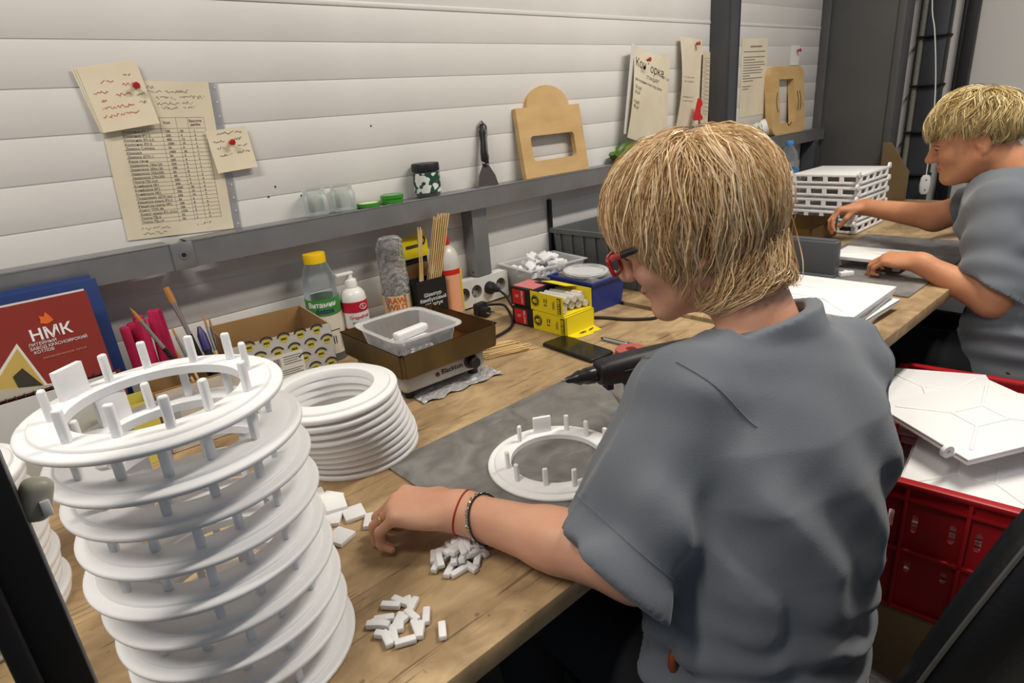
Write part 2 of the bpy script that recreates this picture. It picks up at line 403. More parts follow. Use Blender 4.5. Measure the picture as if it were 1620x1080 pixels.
# plywood offcut leaning behind the white trays
b = nb(); plate(b, [(-.06,0),(.06,0),(.06,.13),(-.03,.262),(-.06,.262)], [], .014, Matrix.Rotation(PI/2,4,'Z') @ Matrix.Diagonal((-1,1,1,1))); o = finish(b, 'plywood_sheet', mat('old_board', (118,98,68), .7, c2=(104,84,56), scale=5))
place(o, (3.34, 1.02, .752)); tag(o, 'brown board standing behind the stack of white framed trays', 'board')

# ================================================================== shelf rail on the wall
def rail(x0, x1, label):
    t = thing('shelf_rail', label, 'rail', ((x0+x1)/2, 1.405, 1.036), 0, 'galvanized rail along the wall')
    L = x1-x0
    b = nb(); prof = [(-.035,0),(-.035,.052),(.035,.052),(.035,.0505),(-.0335,.0505),(-.0335,.0015),(.02,.0015),(.02,0)]
    vs = [[b.verts.new((sx*L/2, y, z)) for y, z in prof] for sx in (-1, 1)]
    for i in range(len(prof)):
        j = (i+1) % len(prof); b.faces.new((vs[0][i], vs[0][j], vs[1][j], vs[1][i]))
    b.faces.new(vs[0]); b.faces.new(vs[1][::-1]); finish(b, 'channel', 'galvanized', t)
    boxo('lip', 'galvanized_edge', (0, -.0345, .0525), (L, .003, .003), t, .0008)
    boxo('lip', 'galvanized_edge', (0, -.026, .0528), (L, .0024, .0022), t, .0008)
    return t
rail(-1.3, .299, 'galvanized shelf rail running behind the blue folder')
rail(.336, 2.374, 'long galvanized shelf rail carrying jars and the plywood template')
rail(2.448, 3.36, 'shelf rail beyond the steel post carrying cup and wooden frame')
t = thing('rail_bracket', 'galvanized joint plate with one bolt linking two shelf rails', 'bracket', (.3175, 1.368, 1.062))
boxo('plate', 'galvanized', (0, 0, 0), (.042, .003, .054), t, .0008)
latheo('washer', 'galvanized_edge', [(.004,0),(.0085,0),(.0085,.0015),(.004,.002)], t, 20, Matrix.Translation((0,-.0016,.002)) @ Matrix.Rotation(PI/2,4,'X'))
latheo('bolt', 'black_metal', [(0,0),(.0045,0),(.0045,.0025),(.002,.003),(0,.001)], t, 12, Matrix.Translation((0,-.0016,.002)) @ Matrix.Rotation(PI/2,4,'X'))
# stud hanging under the rail
t = thing('rail_stud', 'short galvanized stud hanging below the rail above the sockets', 'stud', (1.107, 1.412, .838))
b = nb(); prof = [(-.027,.026),(-.027,-.022),(.027,-.022),(.027,.026),(.0255,.026),(.0255,-.0205),(-.0255,-.0205),(-.0255,.026)]
vs = [[b.verts.new((x, y, z)) for x, y in prof] for z in (0, .199)]
for i in range(8): b.faces.new((vs[0][i], vs[0][(i+1)%8], vs[1][(i+1)%8], vs[1][i]))
b.faces.new(vs[0]); b.faces.new(vs[1][::-1]); finish(b, 'channel', 'galvanized', t)
latheo('bolt_hole', 'black_metal', [(0,0),(.003,0),(.003,.0006),(0,.0006)], t, 12, Matrix.Translation((-.0272,-.002,.012)) @ Matrix.Rotation(-PI/2,4,'Y'))
o = boxo('cable_strip', 'black_metal', (0,0,0), (.014,.012,.22), None, .003); place(o, (1.435, 1.432, .90)); tag(o, 'thin black cable strip running up the wall beside the grey crate', 'cable strip')
t = thing('rail_stud', 'dark stud below the rail at the far steel column', 'stud', (3.28, 1.40, .80)); boxo('channel', 'dark_steel', (0,0,.118), (.05,.06,.236), t, .002)

# ================================================================== papers on the wall
def sheet(name, mt, wd, hg, parent=None, curl=None, nx=10, nz=14, th=.0007):
    b = nb(); g = {}
    for s in (0, 1):
        for i in range(nx+1):
            for k in range(nz+1):
                x = -wd/2+wd*i/nx; z = -hg/2+hg*k/nz
                y = -(curl(i/nx, k/nz) if curl else 0)
                g[s,i,k] = b.verts.new((x, y + (th if s else 0), z))
    for i in range(nx):
        for k in range(nz):
            b.faces.new((g[0,i,k], g[0,i+1,k], g[0,i+1,k+1], g[0,i,k+1])); b.faces.new((g[1,i,k], g[1,i,k+1], g[1,i+1,k+1], g[1,i+1,k]))
    for i in range(nx):
        for k in (0, nz): b.faces.new((g[0,i,k], g[1,i,k], g[1,i+1,k], g[0,i+1,k]))
    for k in range(nz):
        for i in (0, nx): b.faces.new((g[0,i,k], g[0,i,k+1], g[1,i,k+1], g[1,i,k]))
    return finish(b, name, mt, parent, angle=60)
def strokes(name, mt, segs, parent, th=.0004, y=-.0004, curl=None, wd=1, hg=1):
    """thin printed strokes: (x0,z0,x1,z1,w)"""
    b = nb()
    for x0, z0, x1, z1, wv in segs:
        d = Vector((x1-x0, z1-z0)); n = Vector((-d.y, d.x)).normalized()*wv/2
        def Y(x, z): return y - (curl((x+wd/2)/wd, (z+hg/2)/hg) if curl else 0)
        q = [(x0-n.x, z0-n.y), (x1-n.x, z1-n.y), (x1+n.x, z1+n.y), (x0+n.x, z0+n.y)]
        b.faces.new([b.verts.new((a, Y(a, c), c)) for a, c in q])
    o = finish(b, name, mt, parent, smooth=False); o['kind'] = 'stuff'; return o
def scribble(x0, z0, x1, amp, rng, wv=.0007):
    segs = []; x = x0; z = z0
    while x < x1:
        nx = x + rng.uniform(.0012, .0026); nz = z0 + rng.uniform(-amp, amp)
        if rng.random() > .13: segs.append((x, z, nx, nz, wv))
        x, z = nx, nz
    return segs
def pushpin(loc, label, s=1.):
    t = thing('push_pin', label, 'push pin', loc)
    R_ = Matrix.Rotation(PI/2, 4, 'X')
    b = nb(); lathe(b, [(0,.002),(.005*s,.002),(.005*s,.0035),(.0032*s,.005),(.003*s,.009),(.0058*s,.011),(.0062*s,.0128),(.005*s,.0145),(0,.015)], 20, R_); finish(b, 'head', 'pin_red', t)
    tubeo('needle', 'ferrule', [(0,.012,0),(0,-.003,0)], .0005, t, 6)
    return t

rng = random.Random(3)
# price list in a punched plastic sleeve
t = thing('price_list', 'A4 price list with a printed table in a punched plastic sleeve', 'paper', (.353, WY-.0022, 1.245), (0, rad(3.2), 0))
cf = lambda u, v: .0012*math.sin(3*v)
sheet('sheet', 'paper', .208, .30, t, None)
rows = ['Колосник РУ-1','Колосник РУ-2','Колосник РУ-3,5','Колосник РУ-5','Дверка Сибирь','Крышка','Дверка ДТК-1','Рама печн','Задвижка 130x130','Задвижка 250x130','Задвижка 250x200','Задвижка 270x300','Плита ПБ-3х4','Конфорка №1','Конфорка №2','Конфорка №3','Поддувало ДПУ-3x2','Решетка крыш РУ-2','Решетка гриль №2','Крест ТПК-40','Хомут крыш РУ-10.5х','Плита ПБ-5','Плита ПБ-14']
x0 = -.072
body = '\n'.join(rows)
dz = .0079; zt = .054
text(body, .0068, 'print', t, (x0, -.0006, zt), spacing=dz/.0068, ext=.0001, bold=-.00005)
nums = ['100','200','400','1000','30','1000','50','200','250','100','50','40','500','500','1000','700','600','50','100','100','1220','70','50']
text('\n'.join(nums), .0064, 'print', t, (.004, -.0006, zt), spacing=dz/.0064, ext=.0001)
text('\n'.join(['20','4','15','10','6','20','5','4','3','4','8','2','3','4','28','15','14','6','8','2','3','1','2']), .0064, 'print', t, (.032, -.0006, zt), spacing=dz/.0064, ext=.0001)
text('\n'.join(['1','2','2','1','3','1','7','2','1','2','1','3','4','3','4','4','2','1','4','2','1','2','3']), .0064, 'print', t, (.058, -.0006, zt), spacing=dz/.0064, ext=.0001)
segs = [(x0-.002, zt+.0072-i*dz, .082, zt+.0072-i*dz, .0005) for i in range(len(rows)+1)]
segs += [(-.002, .082, -.002, zt-.178, .0005), (.028,.082,.028,zt-.178,.0005), (.05,.082,.05,zt-.178,.0005), (.082,.082,.082,zt-.178,.0005), (x0-.002,.082,.082,.082,.0005)]
strokes('table_lines', 'print_grey', segs, t)
text('Высота\n дюйм', .007, 'print', t, (.052, -.0006, .073), ext=.0001); text('Кол', .007, 'print', t, (.004,-.0006,.07), ext=.0001)
sg = []
for z, xa, xb in ((.138,-.028,.0),(.131,-.03,.06),(.119,.0,.034),(.121,.044,.09),(.108,0,.04),(.110,.046,.066),(.1,0,.036),(.101,.047,.068)): sg += scribble(xa, z, xb, .0032, rng)
for z, xa, xb in ((-.131,-.076,-.02),(-.1315,.03,.06),(-.141,-.074,-.03)): sg += scribble(xa, z, xb, .0028, rng)
strokes('handwriting', 'print', sg, t)
b = nb(); box(b, (.113, .0008, 0), (.018, .0006, .302), .0002); finish(b, 'sleeve_strip', 'clear_film', t)
for k in range(11):
    latheo('punch_hole', 'page_grey', [(0,0),(.0024,0),(.0024,.0003),(0,.0003)], t, 12, Matrix.Translation((.115,.0003,-.14+.028*k)) @ Matrix.Rotation(PI/2,4,'X'))
# notes
def note(label, loc, rot, wd, hg, lines, sheets=1, curl=None):
    t = thing('paper_note', label, 'note', loc, (0, rad(rot), 0))
    for k in range(sheets):
        s = sheet('sheet', 'paper_note', wd, hg, t, curl); s.location = (-.003*k, .0012*k, .0015*k)
        s.rotation_euler = (0, -.02*k, 0)
    for mt, ls in lines:
        sg = []
        for xa, z, xb in ls: sg += scribble(xa, z, xb, .003, rng, .0009)
        strokes('handwriting', mt, sg, t, curl=curl, wd=wd, hg=hg, y=-.0006)
    return t
cv = lambda u, v: .002 + .006*(1-v)**2
note('cream paper note with red handwriting pinned over the price list', (.296, WY-.006, 1.367), -6, .101, .113,
     [('print_red', [(-.025,.03,.0),(-.04,.012,-.012),(.012,.02,.03),(-.036,-.002,-.024),(-.005,.004,.02),(-.036,-.016,.018),(-.04,-.03,.022)]), ('print', [(.02,.038,.036),(.03,.012,.042),(.03,0,.044),(.03,-.014,.044)])], 3, cv)
note('small yellowed paper note pinned beside the plastic sleeve', (.480, WY-.006, 1.254), -3, .086, .086,
     [('print', [(-.022,.034,.03),(-.034,.02,-.012),(.005,.02,.026),(-.03,.006,-.015),(.014,.006,.034),(-.03,-.008,-.004),(.01,-.006,.036)])], 1, cv)
pushpin((.327, WY-.010, 1.386), 'round red push pin in the note above the price list')
pushpin((.4805, WY-.010, 1.269), 'round red push pin in the small yellowed note')

# curled packet of sheets with the heading
cb = lambda u, v: .012+.03*(1-u)**2*(1-.7*v) + .012*math.sin(PI*v)*(1-u)
t = thing('notice_sheets', 'curled white notice sheets with a large printed heading', 'paper', (1.945, WY-.004, 1.29), (0, rad(13), 0))
sheet('sheet', 'paper', .235, .30, t, cb)
cb2 = lambda u, v: .002+.036*(1-u)**2
s = sheet('sheet', 'paper_white', .225, .29, t, cb2); s.location = (-.028,.002,.012); s.rotation_euler = (0,-.06,0)
s = sheet('sheet', 'paper', .2, .28, t, lambda u, v: .003); s.location = (.05,.003,.022); s.rotation_euler = (0,-.19,0)
text_curl('Конфорка', .040, 'print_black', t, -.107, .088, cb, .235, .30); text_curl('№ 1 шт', .014, 'print', t, .078, .084, cb, .235, .30)
text_curl('СТАНДАРТ', .016, 'print', t, -.03, .062, cb, .235, .30); text_curl('для кухонных плит под запас', .0135, 'print', t, -.108, .042, cb, .235, .30)
text_curl('70 руб\n24 шт\n\n9 руб\n90 шт', .016, 'print', t, -.105, .016, cb, .235, .30)
pushpin((1.905, WY-.05, 1.415), 'red push pin holding the curled notice sheets', 1.2)
# narrow strips right of it
cc = lambda u, v: .004+.03*(1-u)**2*(.4+.6*math.sin(PI*v))
t = thing('paper_strip', 'long curled paper strip pinned left of the steel post', 'paper', (2.225, WY-.002, 1.335), (0, rad(3), 0))
sheet('sheet', 'paper', .17, .315, t, cc)
sg = []
for z in (.02, .005, -.05, -.065): sg += scribble(-.06, z, .04, .004, rng, .0012)
strokes('handwriting', 'print_grey', sg, t, curl=cc, wd=.17, hg=.315)
pushpin((2.268, WY-.012, 1.472), 'red push pin at the top of the long curled strip', 1.2)
t = thing('paper_strip', 'narrow typed paper strip half hidden by the steel post', 'paper', (2.345, WY-.002, 1.31), (0, rad(2), 0))
sheet('sheet', 'paper', .07, .27, t, lambda u, v: .003+.01*(1-u)**2)
strokes('typed_lines', 'print_grey', [(-.024, .11-.015*k, .02, .11-.015*k, .0016) for k in range(14)], t, y=-.0135)
cat = [(-.026,0),(.028,0),(.03,.012),(.018,.018),(.012,.03),(.014,.045),(.024,.052),(.026,.062),(.018,.072),(.012,.08),(.006,.074),(.0,.08),(-.004,.07),(-.008,.06),(-.014,.045),(-.022,.028),(-.028,.012)]
b = nb(); plate(b, cat, [], .006); o = finish(b, 'cat_magnet', 'red_card'); place(o, (2.245, WY-.044, 1.198)); tag(o, 'small red cat-shaped cutout on the long paper strip', 'cutout')
# typed sheet right of the post
t = thing('typed_sheet', 'typed sheet on the wall between steel post and wooden frame', 'paper', (2.742, WY-.0015, 1.341), (0, rad(-1), 0))
sheet('sheet', 'paper', .222, .312, t, None)
ln = [(-.04,.125,.06,.125,.006)]
for k, L in enumerate((.19,.0,.185,.1,.18,.19,.15,.17,.16,.06,.17,.09,.0,.07,.05)):
    if L: ln.append((-.095, .105-.0105*k, -.095+L, .105-.0105*k, .0035))
strokes('typed_lines', 'print_grey', ln, t)
t = thing('paper_note', 'small blank paper note pinned above the wooden frame', 'note', (3.12, WY-.0015, 1.43), 0); sheet('sheet', 'paper_white', .09, .085, t, None)
pushpin((3.135, WY-.006, 1.45), 'red push pin in the small blank note', 1.3)

# ================================================================== things standing on the rail
RZ = 1.0895
def jar(loc, label):
    t = thing('glass_jar', label, 'jar', loc, 0, 'open glass jars on the rail')
    o_ = [(0,0),(.024,0),(.029,.004),(.030,.012),(.030,.04),(.028,.047),(.0255,.05),(.0255,.052),(.027,.053),(.027,.0545),(.0255,.056),(.0255,.061),(.0245,.062)]
    i_ = [(.0235,.061),(.0235,.05),(.0265,.045),(.028,.038),(.028,.012),(.026,.006),(0,.005)]
    latheo('bowl', 'glass', o_+i_, t, 36); return t
jar((.632, 1.404, RZ), 'small empty glass jar on the rail without lid')
jar((.703, 1.404, RZ), 'small empty glass jar on the rail without lid')
def lid(loc, label, top=True, g='green jar lids on the rail'):
    t = thing('jar_lid', label, 'lid', loc, 0, g)
    latheo('rim', 'lid_green', [(0,.0008),(.028,.0),(.0295,.001),(.0295,.009),(.028,.0105),(.0255,.0105),(.025,.0098)], t, 36)
    latheo('liner', 'lid_cream' if top else 'lid_green', [(0,.0095),(.0252,.0098),(.0252,.0085),(0,.0085)], t, 36); return t
lid((.768, 1.402, RZ), 'single green jar lid with cream liner lying on the rail')
lid((.836, 1.402, RZ), 'lower green jar lid of the pair stacked on the rail', False)
lid((.837, 1.401, RZ+.0108), 'upper green jar lid of the pair stacked on the rail', False)
t = thing('cosmetic_jar', 'small clear jar with black lid and green printed label', 'jar', (.951, 1.402, RZ))
latheo('bowl', 'glass', [(0,0),(.03,0),(.034,.003),(.035,.008),(.035,.064),(.033,.067),(0,.067)], t, 36)
latheo('powder', 'photo_dark', [(0,.003),(.032,.003),(.032,.05),(0,.05)], t, 30)
latheo('label', mat('jar_label', (30,74,62), .5, c2=(226,230,226), scale=55, ramp=(.5,.53), detail=1), [(.0353,.012),(.0353,.062),(.0356,.062),(.0356,.012)], t, 36, closed=True)
latheo('cap', 'black_plastic', [(0,.066),(.036,.066),(.0365,.068),(.0365,.083),(.035,.086),(0,.086)], t, 36)
# spatula
t = thing('putty_knife', 'putty knife with black grip leaning against the wall', 'putty knife', (1.160, 1.398, RZ), (rad(-11), rad(4), 0))
b = nb(); plate(b, [(-.038,0),(.038,0),(.030,.03),(.012,.058),(.008,.064),(-.008,.064),(-.012,.058),(-.030,.03)], [], .0012); finish(b, 'blade', mat('blade_steel', (92,84,80), .4, metal=.6), t)
b = nb(); tube(b, [(0,0,.058),(-.001,-.001,.075),(.0,-.002,.095),(.003,-.003,.12),(.006,-.003,.145),(.008,-.002,.165),(.008,-.001,.172)], [.009,.0115,.0115,.010,.0115,.0125,.008], 12); finish(b, 'grip', 'brush_black', t)
b = nb(); tube(b, [(-.013,0,.066),(0,-.009,.058),(.013,0,.066)], .0025, 8); finish(b, 'collar', 'ferrule', t)
b = nb(); tube(b, [(.004,-.0125,.075),(.002,-.0135,.1),(.006,-.0135,.13),(.009,-.0135,.155)], .0022, 8); finish(b, 'grip_stripe', 'ferrule', t)
b = nb(); tube(b, smooth_path([(.018,0,.148),(.016,0,.17),(.008,0,.18),(.0,0,.172),(-.003,0,.155)],4), .0025, 8); finish(b, 'hanging_loop', 'ferrule', t)
# plywood template with arched top and slot
arch = [(-.143,0),(.143,0),(.140,.205),(.092,.205)] + [(.0+.092*math.cos(a), .205+.062*math.sin(a)) for a in [PI*k/14 for k in range(1,14)]] + [(-.092,.205),(-.140,.205)]
t = thing('plywood_template', 'arched plywood template with a wide slot leaning on the wall', 'template', (1.447, 1.392, RZ), (rad(-9), 0, 0))
b = nb(); plate(b, arch, [rrect(-.098,.048,.095,.122,.012)], .016); finish(b, 'board', 'plywood', t, angle=25)
t = thing('wooden_frame', 'thick wooden frame with a tall slot standing on the far rail', 'frame', (3.005, 1.385, RZ), (rad(-6), 0, 0))
b = nb(); plate(b, rrect(-.165,0,.165,.295,.04,6), [rrect(-.085,.05,.06,.24,.006,2)], .03); finish(b, 'board', 'plywood', t, angle=25)
for xa, s in ((-.105,-1), (.09,1), (.115,1)):
    tubeo('pencil_mark', 'print_black', smooth_path([(xa,-.001,.10),(xa+s*.012,-.001,.14),(xa,-.001,.185)],4), .0018, t, 5)
tubeo('pencil_mark', 'print_black', smooth_path([(-.02,-.001,.05),(.0,-.001,.036),(.025,-.001,.05)],4), .0018, t, 5)
# paper cup lying on the rail
t = thing('paper_cup', 'white paper cup lying on its side on the far rail', 'cup', (2.72, 1.40, RZ+.036), (rad(76), rad(0), rad(38)))
latheo('cup_wall', 'pump_white', [(0,0),(.026,0),(.036,.078),(.0375,.079),(.037,.081),(.035,.079),(.025,.003),(0,.003)], t, 30, Matrix.Translation((0,0,-.04)))
latheo('print_band', mat('cup_band', (214,214,206), .5, c2=(110,150,60), scale=60, ramp=(.52,.56)), [(.0274,.01),(.0342,.06),(.0347,.06),(.0279,.01)], t, 30, Matrix.Translation((0,0,-.04)), closed=True)
# crumpled green wrapper
b = nb(); bmesh.ops.create_icosphere(b, subdivisions=3, radius=1)
for v in b.verts:
    n = math.sin(7*v.co.x+3*v.co.z)*.12+math.sin(9*v.co.y-5*v.co.z)*.12+math.sin(17*v.co.x*v.co.z)*.08
    v.co = Vector((v.co.x*.075*(1+n), v.co.y*.028*(1+n), (v.co.z*.5+.5)*.062*(1+n*.6)*(1-.35*abs(v.co.x)*(v.co.x<0))))
o = finish(b, 'green_wrapper', 'green_film', angle=30); place(o, (1.80, 1.405, RZ)); tag(o, 'crumpled green film wrapper lying on the rail', 'wrapper')

# ================================================================== workbenches
def bench(label, x0, x1, dy=1.024):
    t = thing('workbench', label, 'workbench', ((x0+x1)/2, .412+dy/2, 0))
    L = x1-x0
    boxo('table_top', 'worn_plywood', (0, 0, .735), (L, dy, .03), t, .002)
    for sx in (-1, 1):
        for y in (-dy/2+.16, dy/2-.07): boxo('leg', 'black_metal', (sx*(L/2-.06), y, .35), (.05, .05, .70), t, .003)
    for y in (-dy/2+.16, dy/2-.07): boxo('frame_rail', 'black_metal', (0, y, .70), (L-.17, .04, .04), t, .002)
    return t
bench('worn plywood workbench with the pegged ring stacks on it', -1.25, 1.318)
bench('worn plywood workbench where the second worker sits', 1.346, 3.375, .93)
TZ = .7505
def slab(name, label, x0, y0, x1, y1, th, mt):
    o = boxo(name, mt, (0,0,th/2), (x1-x0, y1-y0, th), None, .001); place(o, ((x0+x1)/2, (y0+y1)/2, TZ)); return tag(o, label, 'mat')
slab('work_mat', 'smudged grey rubber mat under the single pegged ring', .405, .44, 1.02, .822, .003, 'grey_rubber_mat')
slab('work_mat', 'dark grey rubber mat in front of the second worker', 1.766, .468, 2.50, .83, .004, 'grey_rubber_mat')

# ================================================================== rings
RP = [(.0725,.0),(.0725,.0105),(.0735,.0115),(.0975,.0115),(.0988,.0105),(.0992,.0078),(.1065,.0074),(.1092,.0064),(.1100,.0045),(.1098,.0016),(.1088,0)]
RK = .80
b = nb(); lathe(b, [(r, z*RK) for r, z in RP], 72, closed=True); RING = finish(b, 'ring_body', 'white_plastic', angle=50); RING_ME = RING.data; bpy.data.objects.remove(RING)
b = nb(); lathe(b, [(r, z*1.22) for r, z in RP], 72, closed=True); RING = finish(b, 'ring_body', 'white_plastic', angle=50); PLAIN_ME = RING.data; bpy.data.objects.remove(RING)
b = nb(); box(b, (0,0,.0148), (.0062,.0080,.0296), .0022, 3); q = finish(b, 'peg', 'white_plastic'); PEG_ME = q.data; bpy.data.objects.remove(q)
b = nb(); box(b, (0,0,.0148), (.0062,.031,.0296), .001, 2); q = finish(b, 'tab', 'white_plastic'); TAB_ME = q.data; bpy.data.objects.remove(q)
def mo(name, me, parent, loc=(0,0,0), rz=0.):
    o = bpy.data.objects.new(name, me); COL.objects.link(o); o.parent = parent; o.location = loc; o.rotation_euler = (0,0,rz); return o
RH = .0115*RK
def pegged_ring(loc, rz, label, angs, tab, group=None):
    t = thing('pegged_ring', label, 'plastic ring', loc, rz, group)
    mo('ring_body', RING_ME, t)
    for k, a in enumerate(angs):
        r = .0835 + (.004 if k % 2 else -.003); a = rad(a); mo('peg', PEG_ME, t, (r*math.cos(a), r*math.sin(a), RH-.0008), a + (.4 if k % 3 == 0 else 0))
    a = rad(tab); mo('tab', TAB_ME, t, (.086*math.cos(a), .086*math.sin(a), RH-.0008), a)
    return t
PA = [107,82,51,25,-7,-46,-73,-96,-123,-149,168]
ordw = ['bottom','second','third','fourth','fifth','sixth','seventh','eighth','top']
rr = random.Random(11); NR = 9
SZ = RH + .0296 - .0007
for k in range(NR):
    f = k/(NR-1); x = .106+(.094-.106)*f; y = .603+(.604-.603)*f
    if k == NR-1: x, y = .0885, .609
    if 0 < k < NR-1: x += rr.uniform(-.004,.004); y += rr.uniform(-.004,.004)
    rz = 0 if k == NR-1 else rr.uniform(-.6,.6) + rad(20)
    lb = 'topmost white pegged ring on the tall leaning stack' if k == NR-1 else ('lowest white pegged ring under the tall stack' if k == 0 else '%s white pegged ring from the bench in the tall stack' % ordw[k])
    pegged_ring((x, y, TZ+k*SZ), rz, lb, PA, 129, 'white pegged rings in the tall stack')
pegged_ring((.596, .611, TZ+.0034), 0, 'single white pegged ring lying on the grey mat', [93,32,5,-22,155,-178,-147,-118,-88,-55], 60)
# stack of plain rings
PH = .0115*1.22
offs = [(.405,.918),(.404,.916),(.400,.912),(.393,.908),(.386,.903),(.379,.898),(.373,.894),(.369,.892),(.365,.890),(.364,.889)]
for k, (x, y) in enumerate(offs):
    t = thing('plain_ring', ('top' if k == 9 else ordw[k] if k else 'bottom') + ' plain white ring from the bench in the low stack beside the hotplate' if k not in (9,) else 'top plain white ring of the low stack beside the hotplate', 'plastic ring', (x, y, TZ+k*(PH+.0001)), k*.7, 'plain white rings in the low stack')
    mo('ring_body', PLAIN_ME, t)
for k in range(14):
    x = -.135+.004*math.sin(k*2.1); y = .90+.004*math.cos(k*1.7)
    t = thing('plain_ring', 'plain white ring in the shaded stack behind the black stand', 'plastic ring', (x, y, TZ+k*(PH+.0001)), k*.5, 'plain white rings behind the black stand')
    mo('ring_body', PLAIN_ME, t)
# loose tabs and pegs
def loose(name, me, loc, rot, label, group):
    o = bpy.data.objects.new(name, me); COL.objects.link(o); o.location = loc; o.rotation_euler = rot
    return tag(o, label, 'plastic piece', group)
b = nb(); box(b, (0,0,0), (.030,.032,.0066), .001, 2); q = finish(b, 'loose_tab', 'white_plastic_part'); T_ME = q.data; bpy.data.objects.remove(q)
tl = 'square white plastic tab lying between hand and ring stacks'
for x, y, rz, dz, tilt in ((.263,.704,.35,0,0),(.303,.738,-.25,0,0),(.3155,.700,-.62,0,0),(.272,.752,.9,0,0),(.291,.770,-.3,.0068,.06),(.296,.800,.5,0,0),(.270,.785,.2,.0,0),(.283,.825,-.2,0,0),(.262,.815,.4,.0068,.08)):
    loose('loose_tab', T_ME, (x, y, TZ+.0034+dz), (tilt, tilt*.6, rz), tl, 'square tabs beside the hand')
b = nb(); box(b, (0,0,0), (.0235,.0088,.0072), .0018, 2); q = finish(b, 'loose_peg', 'white_plastic_part'); P_ME = q.data; bpy.data.objects.remove(q)
rp = random.Random(21)
def scatter(n, cx, cy, sx, sy, label, group, layers=3, zr=.0074):
    placed = []
    for i in range(n):
        for tr in range(60):
            lay = 0 if i < n*.5 else (1 if i < n*.82 else 2)
            if layers == 1: lay = 0
            k = 1 - .3*lay
            a = rp.uniform(0, 2*PI); r = math.sqrt(rp.random())
            x, y = cx+sx*k*r*math.cos(a), cy+sy*k*r*math.sin(a)
            if all((x-px)**2+(y-py)**2 > (.0155 if layers == 1 else .011)**2 or pl != lay for px, py, pl in placed): break
        placed.append((x, y, lay))
        loose('loose_peg', P_ME, (x, y, TZ+.0038+lay*zr), (rp.uniform(-.25,.25)*(lay>0), rp.uniform(-.35,.35)*(lay>0), rp.uniform(0, PI)), label, group)
scatter(36, .352, .550, .044, .028, 'white plastic peg in the heap by the worker\'s wrist', 'pegs heaped by the wrist')
scatter(18, .240, .512, .028, .033, 'white plastic peg in the small scatter near the bench edge', 'pegs scattered near the bench edge', 1)
loose('loose_peg', P_ME, (.2635,.4655,TZ+.0038), (0,0,1.0), 'lone white plastic peg lying apart near the bench edge', 'pegs scattered near the bench edge')

# ================================================================== hotplate, tray, clear box
t = thing('hotplate', 'white electric hotplate standing on foil with one black knob', 'hotplate', (.668, 1.098, TZ), rad(-3))
boxo('body', 'hotplate', (0,0,.038), (.205,.215,.044), t, .012, seg=3)
for sx in (-1,1):
    for sy in (-1,1): latheo('foot', 'black_plastic', [(0,0),(.010,0),(.012,.018),(0,.018)], t, 14, Matrix.Translation((sx*.08,sy*.085,0)))
latheo('knob', 'black_plastic', [(0,.022),(.011,.022),(.0125,.019),(.0125,.006),(.0165,.003),(.0165,0)], t, 28, Matrix.Translation((.062,-.1075,.041)) @ Matrix.Rotation(PI/2,4,'X'))
latheo('pilot_lamp', mat('pilot_red', (130,30,34), .3), [(0,.004),(.0042,.003),(.0048,0)], t, 16, Matrix.Translation((-.022,-.1075,.037)) @ Matrix.Rotation(PI/2,4,'X'))
text('Blackton', .0155, 'print_black', t, (-.013,-.108,.0345), ext=.0002, bold=.0002)
latheo('heating_plate', 'black_metal', [(0,.058),(.075,.058),(.078,.0595),(.076,.0612),(0,.0612)], t, 36)
b = nb(); n = 18
vs = [[b.verts.new((-.085+.2*i/n, -.122+.075*j/8+.005*math.sin(i*1.3), .0006+.004*abs(math.sin(i*2.3+j*1.9)))) for j in range(9)] for i in range(n+1)]
for i in range(n):
    for j in range(8): b.faces.new((vs[i][j], vs[i+1][j], vs[i+1][j+1], vs[i][j+1]))
o = finish(b, 'foil_sheet', 'foil', angle=20); place(o, (.672,1.078,TZ+.0003), rad(-3)); tag(o, 'crumpled kitchen foil spread under the hotplate', 'foil')
def rust_tray(label, loc, sx, sy, h, rz):
    t = thing('metal_tray', label, 'tray', loc, rz)
    b = nb(); open_bin(b, sx, sy, h, .0022, .985, 0); bmesh.ops.bevel(b, geom=[e for e in b.edges if abs(e.verts[0].co.z-e.verts[1].co.z) > h*.5], offset=.008, segments=3, affect='EDGES')
    finish(b, 'pan', 'rust_tray', t)
    boxo('residue', 'rust_inside', (0,0,.0042), (sx*.955, sy*.955, .003), t, .001)
    return t
t = rust_tray('square rusty metal tray resting on the hotplate', (.668, 1.089, TZ+.0622), .246, .248, .050, 0)
b = nb(); pts = [(.052,.02),(.10,.03),(.105,.09),(.07,.11),(.055,.07)]; vs = [b.verts.new((x,y,.006)) for x, y in pts]; b.faces.new(vs); r = bmesh.ops.extrude_face_region(b, geom=list(b.faces))
for v in r['geom']:
    if isinstance(v, bmesh.types.BMVert): v.co.z += .004
finish(b, 'wax_lump', 'wax', t)
t = thing('clear_tub', 'clear ribbed plastic tub standing inside the rusty tray', 'tub', (.632, 1.068, TZ+.0622+.0062), rad(-1))
b = nb(); n = 64; H = .070
def sq(a, sx, sy, p=7):
    c, s = math.cos(a), math.sin(a); k = (abs(c)**p+abs(s)**p)**(-1/p); return c*k*sx, s*k*sy
rings = []
for j, (kx, z) in enumerate(((.60,0),(.70,.001),(.74,.004),(.90,.060),(.92,.064),(1.0,.066),(1.02,.066),(1.02,.0685),(.92,.068),(.885,.061),(.725,.0055),(.68,.003),(.5,.002))):
    ring = []
    for i in range(n):
        x, y = sq(2*PI*i/n, .082*kx, .096*kx)
        if 2 <= j <= 3 or 9 <= j <= 10: k = 1+.012*(1 if i % 2 else -1); x *= k; y *= k
        ring.append(b.verts.new((x, y, z)))
    rings.append(ring)
